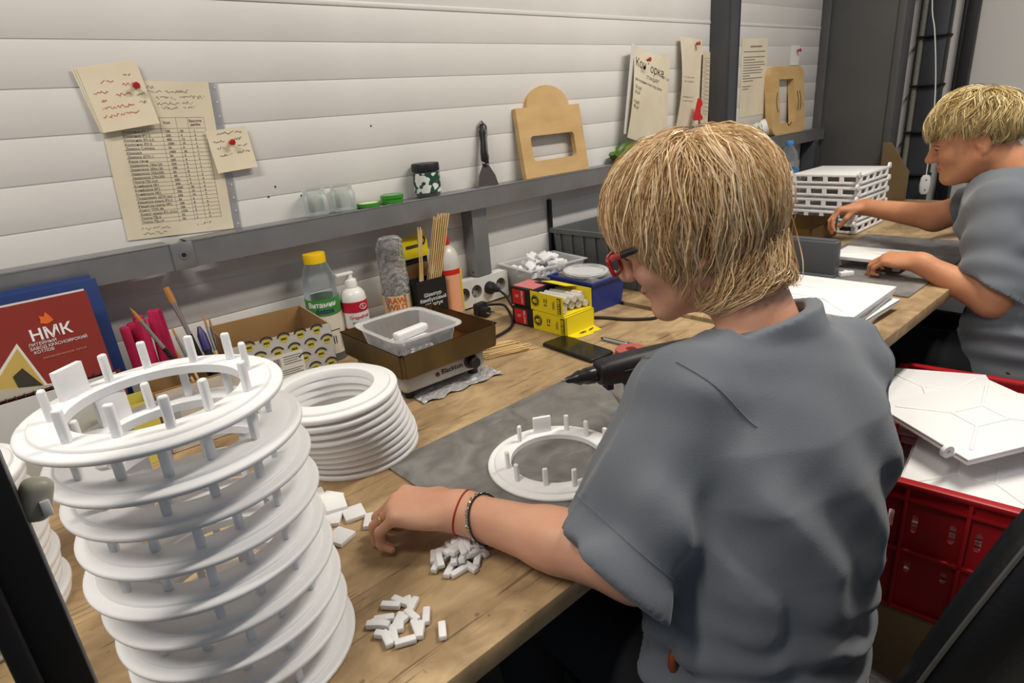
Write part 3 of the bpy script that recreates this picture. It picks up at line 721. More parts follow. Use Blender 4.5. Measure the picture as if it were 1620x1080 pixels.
for r0, r1 in zip(rings, rings[1:]):
    for i in range(n): b.faces.new((r0[i], r0[(i+1)%n], r1[(i+1)%n], r1[i]))
b.faces.new(rings[0][::-1]); b.faces.new(rings[-1]); finish(b, 'tub_wall', 'thin_plastic', t, angle=25)
for k, (x, y, z, rz) in enumerate(((.0,.004,.0135,.12),(-.004,-.026,.0135,.05),(.002,.016,.0315,.1),(-.005,.034,.0135,-.05),(-.003,-.016,.0315,.07),(.004,.000,.0495,.12))):
    b = nb(); box(b, (0,0,0), (.083,.022,.018), .0055, 3); o = finish(b, 'wax_rod', 'white_plastic_part')
    place(o, (.632+x, 1.066+y, TZ+.0622+.0062+z-.001), rz); tag(o, 'white rounded wax bar lying in the clear tub', 'wax bar', 'white bars in the clear tub')

# ================================================================== cardboard box with repeating print
t = thing('cardboard_box', 'open cardboard box printed all over with round yellow emblems', 'box', (.423, 1.283, TZ), rad(-6))
BX, BY, BH = .195, .19, .150
for nm, c, s in (('wall_panel',(0,-BY/2,BH/2),(BX,.003,BH)),('wall_panel',(0,BY/2,BH/2),(BX,.003,BH)),('wall_panel',(-BX/2,0,BH/2),(.003,BY,BH)),('wall_panel',(BX/2,0,BH/2),(.003,BY,BH)),('bottom',(0,0,.0015),(BX,BY,.003))):
    boxo(nm, 'cardboard', c, s, t, .0005)
boxo('printed_face', 'cardboard_print', (0,-BY/2-.002,BH/2), (BX+.002,.001,BH-.001), t)
boxo('printed_face', 'cardboard_print', (BX/2+.002,0,BH/2), (.001,BY+.002,BH-.001), t)
# side flap torn edge
for i in range(6):
    for j in range(6):
        x = -.083+.034*i+(.017 if j % 2 else 0); z = .012+.026*j
        if x > .09 or (-.052 < x < .036 and .03 < z < .115): continue
        latheo('emblem_disc', mat('emblem_yellow', (206,188,52), .6), [(0,0),(.0074,0),(.0074,.0004),(0,.0004)], t, 18, Matrix.Translation((x,-BY/2-.0026,z)) @ Matrix.Rotation(PI/2,4,'X'))
        b = nb(); tube(b, [(x+.0125*math.cos(a), -BY/2-.003, z+.001+.0115*math.sin(a)) for a in [rad(20+14*k) for k in range(11)]], .0016, 5); finish(b, 'emblem_arc', 'print_black', t)
        text('MSK', .0062, 'print_black', t, (x,-BY/2-.0032,z-.002), align='CENTER', ext=.0001, bold=.0002)
boxo('label_sticker', 'paper_white', (-.008,-BY/2-.0031,.072), (.082,.0006,.078), t)
boxo('label_stripe', 'marker_blue', (-.044,-BY/2-.0036,.094), (.004,.0004,.026), t)
strokes('barcode', 'print_black', [(-.038+.0021*k, .085, -.038+.0021*k, .104, .0008+.0006*(k%3==0)) for k in range(12)], t, y=-BY/2-.0037)
strokes('typed_lines', 'print', [(-.008, .104-.005*k, .028-.004*(k%3), .104-.005*k, .0014) for k in range(4)]+[(-.04,.076-.0045*k,.028-.006*(k%2),.076-.0045*k,.0013) for k in range(3)]+[(-.03,.052-.0045*k,.0+.006*(k%2),.052-.0045*k,.0013) for k in range(4)], t, y=-BY/2-.0037)
text('90 X 2,7 мм 4G', .008, 'print_black', t, (-.042,-BY/2-.0037,.056), ext=.0001); 

# ================================================================== bottles by the wall
t = thing('drink_bottle', 'clear drink bottle with yellow cap and green and cream label', 'bottle', (.590, 1.372, TZ))
latheo('bottle_wall', 'clear_bottle', [(0,.002),(.03,0),(.037,.004),(.038,.02),(.038,.145),(.0395,.15),(.0385,.17),(.038,.195),(.034,.213),(.026,.235),(.0225,.243),(.0225,.252),(0,.252)], t, 40)
latheo('label', 'label_cream', [(.0384,.02),(.0384,.118),(.0390,.118),(.0390,.02)], t, 40, closed=True)
latheo('label_band', 'label_green', [(.0398,.118),(.0398,.157),(.0404,.157),(.0404,.118)], t, 40, closed=True)
latheo('cap', 'cap_yellow', [(.024,.238),(.0255,.239),(.0255,.258),(.0245,.261),(0,.2615)], t, 36)
text_cyl('Витамин', .0165, 'print_white', t, .0405, .139, rad(-118), bold=.0004); text_cyl('detox', .019, 'marker_blue', t, .0405, .1235, rad(-112), bold=.0004)
b = nb()
for z0, z1, a0, a1 in ((.078,.080,-150,-70),(.03,.08,-71.5,-70),(.045,.065,-100,-97),(.045,.065,-92,-89)):
    m_ = max(1, int((a1-a0)/8))
    for q in range(m_): b.faces.new([b.verts.new((.0393*math.cos(rad(a)), .0393*math.sin(rad(a)), z)) for a, z in ((a0+(a1-a0)*q/m_,z0),(a0+(a1-a0)*(q+1)/m_,z0),(a0+(a1-a0)*(q+1)/m_,z1),(a0+(a1-a0)*q/m_,z1))])
finish(b, 'label_lines', 'print_black', t)
t = thing('pump_bottle', 'white pump bottle with a red label band', 'bottle', (.660, 1.352, TZ))
latheo('bottle_wall', 'pump_white', [(0,0),(.029,0),(.031,.003),(.031,.135),(.029,.150),(.022,.160),(.014,.165),(.014,.17),(0,.17)], t, 36)
latheo('label_band', 'label_red', [(.0312,.108),(.0312,.134),(.0317,.134),(.0317,.108)], t, 36, closed=True)
latheo('label_band', 'label_red', [(.0312,.03),(.0312,.068),(.0317,.068),(.0317,.03)], t, 36, closed=True)
latheo('collar', 'pump_white', [(.0145,.166),(.0145,.183),(.012,.186),(0,.186)], t, 28)
b = nb(); tube(b, [(0,0,.184),(0,0,.198)], .0065, 14); box(b, (-.014,0,.2005), (.044,.014,.007), .002); finish(b, 'pump_head', 'pump_white', t)
b = nb(); tube(b, [(.0095*math.cos(a),0,.0065*math.sin(a)) for a in [2*PI*k/20 for k in range(21)]], .0007, 5); q = finish(b, 'emblem', 'print_white', t); q.location = (.006,-.0316,.121); q.rotation_euler = (0,0,rad(10))
text('Є', .009, 'print_white', t, (.003,-.0322,.118), (PI/2,0,rad(10)), ext=.0002)
text_cyl('Grapefruit', .0125, 'label_red', t, .0314, .092, rad(-100)); text_cyl('hand & body', .0075, 'print_black', t, .0314, .080, rad(-102))
# bottle wrapped in film
t = thing('wrapped_bottle', 'glass bottle wrapped in crinkled clear film with orange label', 'bottle', (.792, 1.372, TZ), rad(0))
b = nb(); prof = [(0,0),(.034,.002),(.037,.01),(.037,.12),(.036,.15),(.034,.2),(.0335,.235),(.031,.252),(.024,.262),(0,.264)]
lathe(b, prof, 44)
for v in b.verts:
    k = .0016*math.sin(v.co.z*190+5*math.atan2(v.co.y,v.co.x))+.0014*math.sin(9*math.atan2(v.co.y,v.co.x)+v.co.z*70); d = Vector((v.co.x,v.co.y,0))
    if d.length > .01: v.co += d.normalized()*k
bmesh.ops.subdivide_edges(b, edges=list(b.edges), cuts=1)
finish(b, 'film_wrap', 'crinkled_film', t, angle=180)
latheo('cap', 'socket_grey', [(0,.205),(.022,.205),(.023,.207),(.023,.245),(.021,.248),(0,.248)], t, 24)
latheo('bottle_wall', 'bottle_milk', [(0,.004),(.03,.004),(.032,.01),(.032,.15),(.024,.18),(.016,.195),(.016,.206),(0,.206)], t, 30)
latheo('label', mat('label_orange_cream', (222,186,120), .5, c2=(226,214,190), scale=26), [(.0375,.05),(.0375,.115),(.0382,.115),(.0382,.05)], t, 40, closed=True)
text_cyl('RAW\nWILD', .021, mat('o_t', (206,100,30), .5).name, t, .0384, .096, rad(-122), spacing=.85, bold=.0006)
boxo('price_card', 'paper_white', (.038,-.012,.085), (.028,.001,.085), t, rot=(0,rad(2),rad(35)))
# yellow header package
t = thing('yellow_package', 'yellow hanging package with a black window behind the skewers', 'package', (.884, 1.412, TZ), rad(3))
b = nb(); plate(b, rrect(-.052,.182,.052,.242,.004,2), [rrect(-.022,.208,.022,.218,.004,3)], .002); finish(b, 'header_card', 'yellow_card', t)
boxo('back_panel', 'print_black', (0,.006,.095), (.098,.002,.19), t)
boxo('carton', 'cardboard', (.004,.002,.115), (.08,.004,.10), t)
b = nb(); plate(b, [(-.052,0),(.052,0),(.052,.12),(.04,.12),(-.036,.12),(-.036,.178),(-.052,.19)], [], .003, Matrix.Translation((0,-.004,0))); finish(b, 'side_frame', 'yellow_card', t)
latheo('emblem', 'print_black', [(0,0),(.0125,0),(.0125,.0005),(0,.0005)], t, 24, Matrix.Translation((.033,-.0006,.225)) @ Matrix.Rotation(PI/2,4,'X'))
text('40', .014, 'print_yellow', t, (.033,-.0014,.2205), align='CENTER', ext=.0003, bold=.0004); text('11', .02, 'print_black', t, (-.026,-.0045,.098), ext=.0002, bold=.0004)
# black skewer bag + skewers
t = thing('skewer_pack', 'black printed pack holding the bamboo skewers upright', 'pack', (.868, 1.338, TZ), rad(-3))
b = nb(); open_bin(b, .090, .046, .142, .001, .96); finish(b, 'pouch', 'print_black', t)
text('Шампур\nбамбуковый\n100 штук', .0135, 'print_white', t, (0,-.0236,.098), align='CENTER', ext=.0003, spacing=1.0)
strokes('fine_print', 'print_grey', [(-.03,.04-.006*k,.02,.04-.006*k,.002) for k in range(3)], t, y=-.0238)
b = nb(); tube(b, [(0,0,0),(0,0,.285)], .0019, 6); bmesh.ops.translate(b, verts=[], vec=(0,0,0)); q = finish(b, 'bamboo_skewer', 'bamboo'); SK_ME = q.data; bpy.data.objects.remove(q)
rs = random.Random(5)
for k in range(34):
    if k < 30: x, y, tx, ty, dz = .843+.0052*(k%6)+.0026*((k//6)%2), 1.328+.0047*(k//6), .30+.008*(k%6), .004*(k//6-2), rs.uniform(-.008,.014)
    elif k < 32: x, y, tx, ty, dz = .836+.006*(k-30), 1.350, .17, .0, -.03
    else: x, y, tx, ty, dz = .831+.007*(k-32), 1.326, .10, -.0, -.02
    o = bpy.data.objects.new('bamboo_skewer', SK_ME); COL.objects.link(o); o.location = (x+dz*math.tan(tx*.9), y, TZ+.014+dz); o.rotation_euler = (ty, tx*.9, 0)
    tag(o, 'thin bamboo skewer standing in the black pack', 'skewer', 'bamboo skewers in the black pack')
b = nb(); tube(b, [(-.055,0,0),(.055,0,0)], .0014, 6); q = finish(b, 'bamboo_stick', 'bamboo'); ST_ME = q.data; bpy.data.objects.remove(q)
for k in range(36):
    lay = k//16; i = k % 16
    o = bpy.data.objects.new('bamboo_stick', ST_ME); COL.objects.link(o)
    o.location = (.872+rs.uniform(-.012,.012), 1.018+.0056*i+(.0028 if lay % 2 else 0)+.008*lay*(.5), TZ+.0016+.0027*lay); o.rotation_euler = (0,0,rad(-20)+rs.uniform(-.04,.04))
    tag(o, 'short bamboo stick in the loose pile beside the rusty tray', 'stick', 'loose bamboo sticks on the bench')
# glue bottle
t = thing('glue_bottle', 'milky plastic bottle with red cap and orange label', 'bottle', (.948, 1.352, TZ))
latheo('bottle_wall', 'bottle_milk', [(0,0),(.033,0),(.0355,.004),(.0355,.165),(.033,.185),(.024,.203),(.013,.212),(.013,.22),(0,.22)], t, 40)
latheo('cap', 'cap_red', [(.0135,.214),(.0142,.216),(.0125,.240),(.010,.243),(0,.243)], t, 28)
latheo('label', 'orange_glue', [(.0358,.028),(.0358,.138),(.0363,.138),(.0363,.028)], t, 40, closed=True)
latheo('label_band', 'cap_red', [(.0361,.136),(.0361,.150),(.0366,.150),(.0366,.136)], t, 40, closed=True)
b = nb(); n = 8; R_ = .0369
for k in range(n):
    a0 = rad(-62+4.5*k); a1 = rad(-62+4.5*(k+1)); b.faces.new([b.verts.new((R_*math.cos(a), R_*math.sin(a), z)) for a, z in ((a0,.03),(a1,.03),(a1,.15),(a0,.15))])
finish(b, 'label_strip', 'print_yellow', t)
# socket strip with plugs
t = thing('socket_strip', 'white four-socket extension strip standing by the wall', 'socket strip', (1.075, 1.408, TZ), 0)
boxo('housing', 'strip_white', (0,.006,.045), (.235,.028,.080), t, .004, seg=3)
sk = (-.052,-.006,.042,.088); circ = lambda x: [(x+.0195*math.cos(2*PI*i/24), .047+.0195*math.sin(2*PI*i/24)) for i in range(24)]
b = nb(); plate(b, rrect(-.1175,.005,.1175,.085,.005,3), [circ(x) for x in sk], .0125, Matrix.Translation((0,-.0205,0))); finish(b, 'front_plate', 'strip_white', t)
for k, x in enumerate(sk):
    latheo('socket', 'socket_grey', [(.0194,0),(.0192,-.0115),(0,-.0115)], t, 26, Matrix.Translation((x,-.0204,.047)) @ Matrix.Rotation(PI/2,4,'X'))
    for s_ in (-1,1): latheo('contact_hole', 'black_plastic', [(0,0),(.0028,0),(.0028,.0006),(0,.0006)], t, 10, Matrix.Translation((x+s_*.0085,-.0090,.047+.003*s_)) @ Matrix.Rotation(PI/2,4,'X'))
    boxo('earth_clip', 'ferrule', (x,-.012,.033), (.004,.006,.004), t)
boxo('foot_rail', 'black_plastic', (0,0,.003), (.23,.036,.006), t, .001)
def plug(label, loc, rot, path):
    t = thing('power_plug', label, 'plug', loc, rot)
    latheo('plug_body', 'black_plastic', [(0,-.004),(.017,-.004),(.0185,-.002),(.0185,.008),(.013,.015),(.010,.022),(.008,.034),(.005,.04),(0,.04)], t, 26, Matrix.Rotation(PI/2,4,'X'))
    tubeo('cord', 'black_plastic', smooth_path(path, 6), .0035, t, 8); return t
plug('black round plug pushed into the socket strip', (1.117, 1.383, TZ+.047), 0, [(0,-.036,0),(-.005,-.075,-.012),(-.02,-.12,-.036),(-.02,-.15,-.0425),(.03,-.165,-.0425)])
t = thing('power_plug', 'black angled plug lying on the bench with looped cord', 'plug', (1.022, 1.305, TZ+.001), rad(8))
b = nb(); box(b, (0,.012,.019), (.040,.022,.036), .006, 2); box(b, (-.003,-.008,.014), (.026,.03,.026), .006, 2); finish(b, 'plug_body', 'black_plastic', t)
for s in (-1,1): tubeo('pin', 'ferrule', [(s*.008-.003,-.02,.014),(s*.008-.003,-.036,.014)], .0022, t, 8)
tubeo('cord', 'black_plastic', smooth_path([(.018,.014,.02),(.034,.002,.022),(.037,-.045,.026),(.012,-.088,.014),(-.022,-.124,.0045),(-.075,-.150,.0042),(-.15,-.150,.0042),(-.215,-.118,.012),(-.249,-.086,.034)], 7), .0038, t, 8)
o = tubeo('power_cable', 'black_plastic', smooth_path([(1.16,1.05,TZ+.004),(1.19,1.01,TZ+.004),(1.215,.95,TZ+.004),(1.26,.90,TZ+.004),(1.31,.90,TZ+.004)], 7), .004, None, 8); tag(o, 'black cable lying on the bench in front of the blue bin', 'cable')

# ================================================================== glue-stick cartons
def carton(loc, rz, label, opened):
    t = thing('glue_carton', label, 'carton', loc, rz)
    W_, L_, H_ = .104, .195, .049
    boxo('red_sleeve', 'print_black', (0, L_*.30, H_/2), (W_, L_*.40, H_), t, .0006)
    boxo('red_panel', 'red_card', (-W_/2-.0005, L_*.335, H_/2), (.001, L_*.24, H_*.80), t)
    text('МАСТЕР', .0085, 'print_white', t, (-W_/2-.0013, L_*.245, H_*.16), (PI/2,rad(-90),-PI/2), ext=.0002)
    strokes('fine_print', 'print_white', [(0,0,.014,0,.0008),(0,-.003,.014,-.003,.0008),(0,-.006,.010,-.006,.0008)], t, y=0).matrix_local = Matrix.Translation((-W_/2-.0014, L_*.40, H_*.6)) @ Matrix.Rotation(-PI/2,4,'Z')
    y0, y1 = -L_*.5, L_*.10
    for nm, c, s in (('side_wall',(-W_/2+.0006,(y0+y1)/2,H_/2),(.0012,y1-y0,H_)),('side_wall',(W_/2-.0006,(y0+y1)/2,H_/2),(.0012,y1-y0,H_)),('bottom_wall',(0,(y0+y1)/2,.0006),(W_-.003,y1-y0,.0012))): boxo(nm, 'yellow_card', c, s, t)
    if opened:
        boxo('torn_lid', 'yellow_card', (.030,-.005,H_+.004), (.045,L_*.45,.0012), t, rot=(0,rad(12),0))
        boxo('lid_stripe', 'print_black', (.018,.03,H_+.0022), (.03,L_*.3,.0012), t, rot=(0,rad(10),0))
        boxo('torn_top', mat('torn_card', (206,120,124), .6), (-.012,L_*.3,H_+.0012), (.062,L_*.38,.002), t, rot=(0,rad(-1),.05))
        for i in range(5):
            for j in range(2):
                tubeo('glue_stick', 'bottle_milk', [(-.040+.0195*i+.004*(j%2), y0+.006+.006*((i*7+j*3)%4), .0125+.018*j), (-.040+.0195*i, y1-.004, .0125+.018*j)], .0088, t, 12)
    else:
        boxo('top_wall', 'yellow_card', (0,(y0+y1)/2,H_-.0006), (W_-.003,y1-y0,.0012), t); boxo('end_wall', 'yellow_card', (0,y0+.0006,H_/2), (W_,.0012,H_), t)
        b = nb(); plate(b, [(-.05,0),(.05,0),(.04,-.034),(.012,-.030),(.006,-.036),(-.03,-.030),(-.046,-.026)], [], .001, Matrix.Translation((0,y0,.002)) @ Matrix.Rotation(rad(-88),4,'X')); q = finish(b, 'open_flap', 'yellow_card', t)
        strokes('flap_print', 'print_black', [(-.02,0,.0,-.003,.005),(.01,-.004,.03,-.001,.004)], t).matrix_local = Matrix.Translation((.0,y0-.014,.0045)) @ Matrix.Rotation(rad(-88),4,'X')
    X = -W_/2-.0006
    latheo('emblem', 'print_black', [(0,0),(.0145,0),(.0145,.0005),(0,.0005)], t, 28, Matrix.Translation((X,.002,H_*.52)) @ Matrix.Rotation(-PI/2,4,'Y'))
    latheo('emblem_ring', 'print_yellow', [(.0118,.0006),(.0126,.0006),(.0126,.0009),(.0118,.0009)], t, 28, Matrix.Translation((X,.002,H_*.52)) @ Matrix.Rotation(-PI/2,4,'Y'), closed=True)
    text('40', .0165, 'print_yellow', t, (X-.0012,.002,H_*.40), (PI/2,0,-PI/2), align='CENTER', ext=.0002, bold=.0005)
    text('11', .015, 'print_black', t, (X-.0004,-.036,H_*.52), (PI/2,0,-PI/2), align='CENTER', ext=.0002, bold=.0004); text('мм.', .007, 'print_black', t, (X-.0004,-.036,H_*.36), (PI/2,0,-PI/2), align='CENTER', ext=.0002)
    boxo('brand_block', 'print_black', (X-.0001,-.084,H_*.5), (.0005,.0125,H_*.82), t); text('STAYER', .0108, 'print_yellow', t, (X-.0008,-.0878,H_*.12), (PI/2,rad(-90),-PI/2), ext=.0002, bold=.0003)
    strokes('fine_print', 'print_black', [(0,.034-.008,.0006,.008,.001),(.003,.03,.003,.01,.0008),(.006,.03,.006,.008,.0008)], t).matrix_local = Matrix.Translation((X-.0003,-.062,H_*.1)) @ Matrix.Rotation(-PI/2,4,'Z')
    return t
carton((1.083, 1.092, TZ), rad(1), 'lower glue-stick carton with a yellow flap folded onto the bench', False)
carton((1.086, 1.100, TZ+.0505), rad(-1), 'upper torn glue-stick carton showing white sticks inside', True)

# ================================================================== bins behind the cartons
t = thing('storage_bin', 'small blue plastic bin behind the glue-stick cartons', 'bin', (1.272, 1.135, TZ), rad(-2))
b = nb(); open_bin(b, .135, .165, .088, .003, .88, .005); finish(b, 'bin_wall', 'blue_plastic', t)
boxo('card_stack', 'socket_grey', (0,0,.05), (.105,.13,.09), t, .003)
t = thing('round_lid', 'round translucent plastic lid lying on the blue bin', 'lid', (1.262, 1.130, TZ+.0955), (rad(2),0,0))
latheo('lid_disc', 'thin_plastic', [(0,.004),(.052,.004),(.056,.009),(.062,.009),(.064,.007),(.064,0),(.062,0),(.061,.006),(.055,.006),(.053,.001),(0,.001)], t, 44)
t = thing('clear_tub', 'clear plastic tub heaped with white pieces near the wall', 'tub', (1.295, 1.337, TZ), rad(-8))
b = nb(); open_bin(b, .205, .155, .098, .0015, .82, .008, rimh=.003); finish(b, 'tub_wall', 'thin_plastic', t)
b = nb(); box(b, (0,0,0), (.030,.022,.013), .0035, 2); q = finish(b, 'white_block', 'white_plastic_part'); WB_ME = q.data; bpy.data.objects.remove(q)
rb = random.Random(9)
for lay, n, sx, sy in ((0,12,.07,.05),(1,14,.074,.052),(2,16,.078,.055),(3,18,.084,.06),(4,16,.08,.056),(5,12,.062,.042),(6,6,.04,.028)):
    got = []
    for k in range(n):
        for tr in range(40):
            x, y = rb.uniform(-sx,sx), rb.uniform(-sy,sy)
            if all((x-a)**2+(y-c)**2 > .018**2 for a, c in got): break
        got.append((x,y)); c_, s_ = math.cos(rad(-8)), math.sin(rad(-8))
        o = bpy.data.objects.new('white_block', WB_ME); COL.objects.link(o)
        o.location = (1.295+x*c_-y*s_, 1.337+x*s_+y*c_, TZ+.012+.0165*lay); o.rotation_euler = (rb.uniform(-.7,.7)*(lay>2), rb.uniform(-.7,.7)*(lay>2), rb.uniform(0,PI))
        tag(o, 'white plastic block in the heaped clear tub', 'plastic piece', 'white blocks in the clear tub')
t = thing('storage_crate', 'grey ribbed plastic crate standing against the wall', 'crate', (1.615, 1.245, TZ), rad(1))
b = nb(); open_bin(b, .36, .35, .168, .004, .93, .009, rimh=.014); finish(b, 'crate_wall', 'grey_plastic', t)
for k in range(7):
    boxo('rib', 'grey_plastic', (-.1785, -.145+.048*k, .080), (.006,.006,.145), t, .001, rot=(0,rad(-4.5),0))
for k in range(7): boxo('rib', 'grey_plastic', (-.15+.05*k, -.172, .080), (.006,.006,.145), t, .001, rot=(rad(4.5),0,0))

# ================================================================== phone, pen, tape, glue gun
t = thing('mobile_phone', 'black mobile phone lying face up on the bench', 'phone', (.9815, .9155, TZ), rad(-3.6))
boxo('body', 'black_plastic', (0,0,.0045), (.072,.165,.009), t, .0038, seg=3)
b = nb(); plate(b, rrect(-.034,-.0805,.034,.0805,.007,4), [], .0004, Matrix.Translation((0,0,.0094)) @ Matrix.Rotation(-PI/2,4,'X')); finish(b, 'screen', 'screen', t)
t = thing('ballpoint_pen', 'clear ballpoint pen with blue cap end lying on the bench', 'pen', (1.068, .853, TZ+.0048), rad(1.5))
tubeo('barrel', 'pen_clear', [(0,.052,0),(0,-.062,0)], .0042, t, 10)
tubeo('tip', 'black_plastic', [(0,.062,0),(0,.058,0),(0,.05,0)], [.001,.0028,.0042], t, 10)
tubeo('cap', 'pen_blue', [(0,-.018,.0),(0,-.064,.0)], .0047, t, 10); boxo('clip', 'pen_blue', (0,-.04,.0056), (.0035,.046,.002), t, .0006)
boxo('dark_strip', 'black_plastic', (0,.02,.0040), (.003,.06,.001), t)
t = thing('tape_roll', 'flat reddish round tape roll behind the glue gun', 'tape roll', (1.035, .800, TZ))
latheo('roll', mat('tape_red', (176,92,84), .5), [(.012,0),(.034,0),(.035,.002),(.035,.012),(.034,.014),(.012,.014)], t, 36, closed=True)
def glue_gun(loc, rz, label):
    t = thing('glue_gun', label, 'glue gun', loc, rz)
    b = nb(); n = 20; secs = [(.058,.012,.012,.150-.118),(.062,.019,.019,.03),(.075,.0215,.022,.03),(.12,.0225,.025,.0305),(.18,.022,.026,.031),(.24,.020,.024,.033),(.275,.017,.019,.036),(.30,.013,.013,.038)]
    rg = []
    for x, ry, rz_, zc in secs:
        rg.append([b.verts.new((x, ry*math.copysign(abs(math.cos(2*PI*k/n))**.75, math.cos(2*PI*k/n)), zc+rz_*math.copysign(abs(math.sin(2*PI*k/n))**.75, math.sin(2*PI*k/n)))) for k in range(n)])
    for a, c in zip(rg, rg[1:]):
        for k in range(n): b.faces.new((a[k], a[(k+1)%n], c[(k+1)%n], c[k]))
    b.faces.new(rg[0][::-1]); b.faces.new(rg[-1]); finish(b, 'barrel', 'black_plastic', t)
    latheo('nozzle_sleeve', mat('gun_rubber', (34,32,34), .3), [(.0035,0),(.0055,.004),(.007,.012),(.010,.018),(.0125,.024),(.0115,.030),(.014,.036),(.0145,.05),(.012,.056)], t, 24, Matrix.Translation((.004,0,.029)) @ Matrix.Rotation(PI/2,4,'Y'))
    latheo('nozzle_tip', 'ferrule', [(0,-.008),(.0018,-.008),(.003,-.001),(.003,.004)], t, 14, Matrix.Translation((.004,0,.029)) @ Matrix.Rotation(PI/2,4,'Y'))
    b = nb(); tube(b, smooth_path([(.185,0,.015),(.20,0,-.02),(.215,0,-.045),(.22,0,-.062)],4), [.024,.024,.023,.022,.021,.02,.02,.0195,.019,.019,.019,.019,.019], 14); finish(b, 'handle', 'black_plastic', t)
    b = nb(); tube(b, smooth_path([(.148,0,.01),(.155,0,-.012),(.165,0,-.035),(.162,0,-.05)],4), .009, 10); finish(b, 'trigger', 'black_plastic', t)
    for s in (-1,1):
        tubeo('wire_leg', 'ferrule', [(.112,s*.006,.008),(.118,s*.010,-.086)], .0017, t, 8); tubeo('wire_brace', 'ferrule', [(.080,s*.008,.006),(.117,s*.008,-.06)], .0017, t, 8)
    tubeo('wire_hook', 'ferrule', smooth_path([(.117,0,-.06),(.104,0,-.062),(.102,0,-.054),(.110,0,-.050)],4), .0015, t, 6)
    boxo('leg_mount', 'black_plastic', (.113,0,.006), (.012,.024,.012), t, .002); boxo('leg_mount', 'black_plastic', (.080,0,.006), (.012,.022,.014), t, .002)
    tubeo('seam', 'black_plastic', [(.10,-.0225,.034),(.17,-.0228,.037),(.24,-.0205,.042)], .0012, t, 6)
    return t
glue_gun((.650, .640, TZ+.088), rad(-24), 'black hot glue gun propped on a wire stand on the mat')
glue_gun((2.46, .60, TZ+.088), rad(-22), 'black hot glue gun behind the second worker\'s arm')

# ================================================================== left corner: folder, calendar, foam, brushes, stand
t = thing('ring_binder', 'tall blue folder standing against the wall behind the calendar', 'folder', (-.02, 1.305, TZ), (rad(-5),0,rad(1)))
boxo('cover', 'navy', (0,-.026,.155), (.345,.003,.312), t, .001); boxo('cover', 'navy', (0,.026,.157), (.345,.003,.316), t, .001)
boxo('pages', 'paper_white', (-.004,0,.15), (.325,.047,.296), t, .001)
boxo('divider', 'paper_note', (.158,.014,.15), (.03,.002,.27), t)
t = thing('wall_calendar', 'maroon spiral calendar with photo triangles standing on the bench', 'calendar', (-.035, 1.238, TZ), (rad(-6),0,rad(2)))
boxo('front_page', 'maroon', (0,-.004,.228), (.33,.0015,.148), t); boxo('back_page', 'paper_white', (-.002,.0,.230), (.33,.0015,.150), t)
boxo('stand_panel', 'page_grey', (0,-.012,.078), (.33,.002,.150), t, .0005, rot=(rad(4),0,0)); boxo('back_stand', 'maroon', (.012,.012,.075), (.33,.002,.15), t)
for k in range(26):
    tubeo('spiral_loop', 'black_metal', [(-.155+.0125*k+.0015, -.004+.0055*math.cos(a), .152+.006*math.sin(a)) for a in [2*PI*i/12 for i in range(11)]], .0011, t, 5)
text('НМК', .026, 'print_white', t, (.068,-.0055,.238), ext=.0003, bold=.0005)
b = nb(); plate(b, [(.088,.264),(.09,.2695),(.089,.276),(.096,.274),(.099,.281),(.104,.273),(.107,.265),(.097,.261)], [], .0004, Matrix.Translation((0,-.0056,0))); finish(b, 'flame_emblem', mat('flame', (226,110,40), .5), t)
text('ЛИТЕЙНЫЙ\nЗАВОД КРАСНОЯРСКИЙ\n  КОТЛОВ', .0068, 'print_white', t, (.062,-.0055,.230), ext=.0002)
text('металлическое литьё', .006, mat('p_rose', (206,140,120), .6).name, t, (.075,-.0055,.205), ext=.0002)
def tri(name, mt, pts, y):
    b = nb(); plate(b, pts, [], .0004, Matrix.Translation((0,y,0))); finish(b, name, mt, t)
tri('photo_border', 'paper_white', [(-.01,.178),(.049,.241),(.069,.158)], -.0056); tri('photo', 'photo_gold', [(-.004,.177),(.047,.233),(.064,.162)], -.0062); tri('photo', 'photo_dark', [(.028,.19),(.044,.2),(.062,.163),(.03,.17)], -.0068)
tri('photo_border', 'paper_white', [(-.045,.19),(.09,.158),(-.026,.156)], -.0060); tri('photo', mat('photo_pale', (186,180,160), .6), [(-.041,.186),(.075,.160),(-.024,.157)], -.0066); tri('photo', 'photo_sky', [(-.16,.165),(-.03,.157),(-.16,.157)], -.0058)
for k, (x, y, a) in enumerate(((.180,1.306,.04),(.200,1.300,.0),(.220,1.304,-.04),(.190,1.327,.02),(.211,1.325,-.03),(.243,1.302,-.045),(.234,1.328,-.05))):
    b = nb(); box(b, (0,0,.104+.005*(k%3)), (.0165,.0165,.208+.010*(k%3)), .004, 2); o = finish(b, 'foam_strip', 'pink_foam'); place(o, (x, y+.024, TZ), (.03*math.sin(k), a*-.6, .5*k))
    tag(o, 'pink foam strip in the upright bundle beside the blue folder', 'foam strip', 'pink foam strips')
t = thing('carton_box', 'small pale carton holding paint brushes behind the ring stack', 'box', (.240, 1.222, TZ), rad(-3))
b = nb(); open_bin(b, .150, .125, .122, .002, 1.); finish(b, 'carton_wall', 'cardboard', t)
boxo('printed_face', mat('pale_print', (206,198,184), .7, c2=(190,182,170), scale=40), (.0,-.0637,.06), (.14,.001,.118), t)
t = thing('carton_box', 'yellow carton standing left of the brush carton', 'box', (.128, 1.185, TZ), rad(-3)); b = nb(); open_bin(b, .07,.06,.115,.0015,1.); finish(b, 'carton_wall', 'yellow_plain', t)
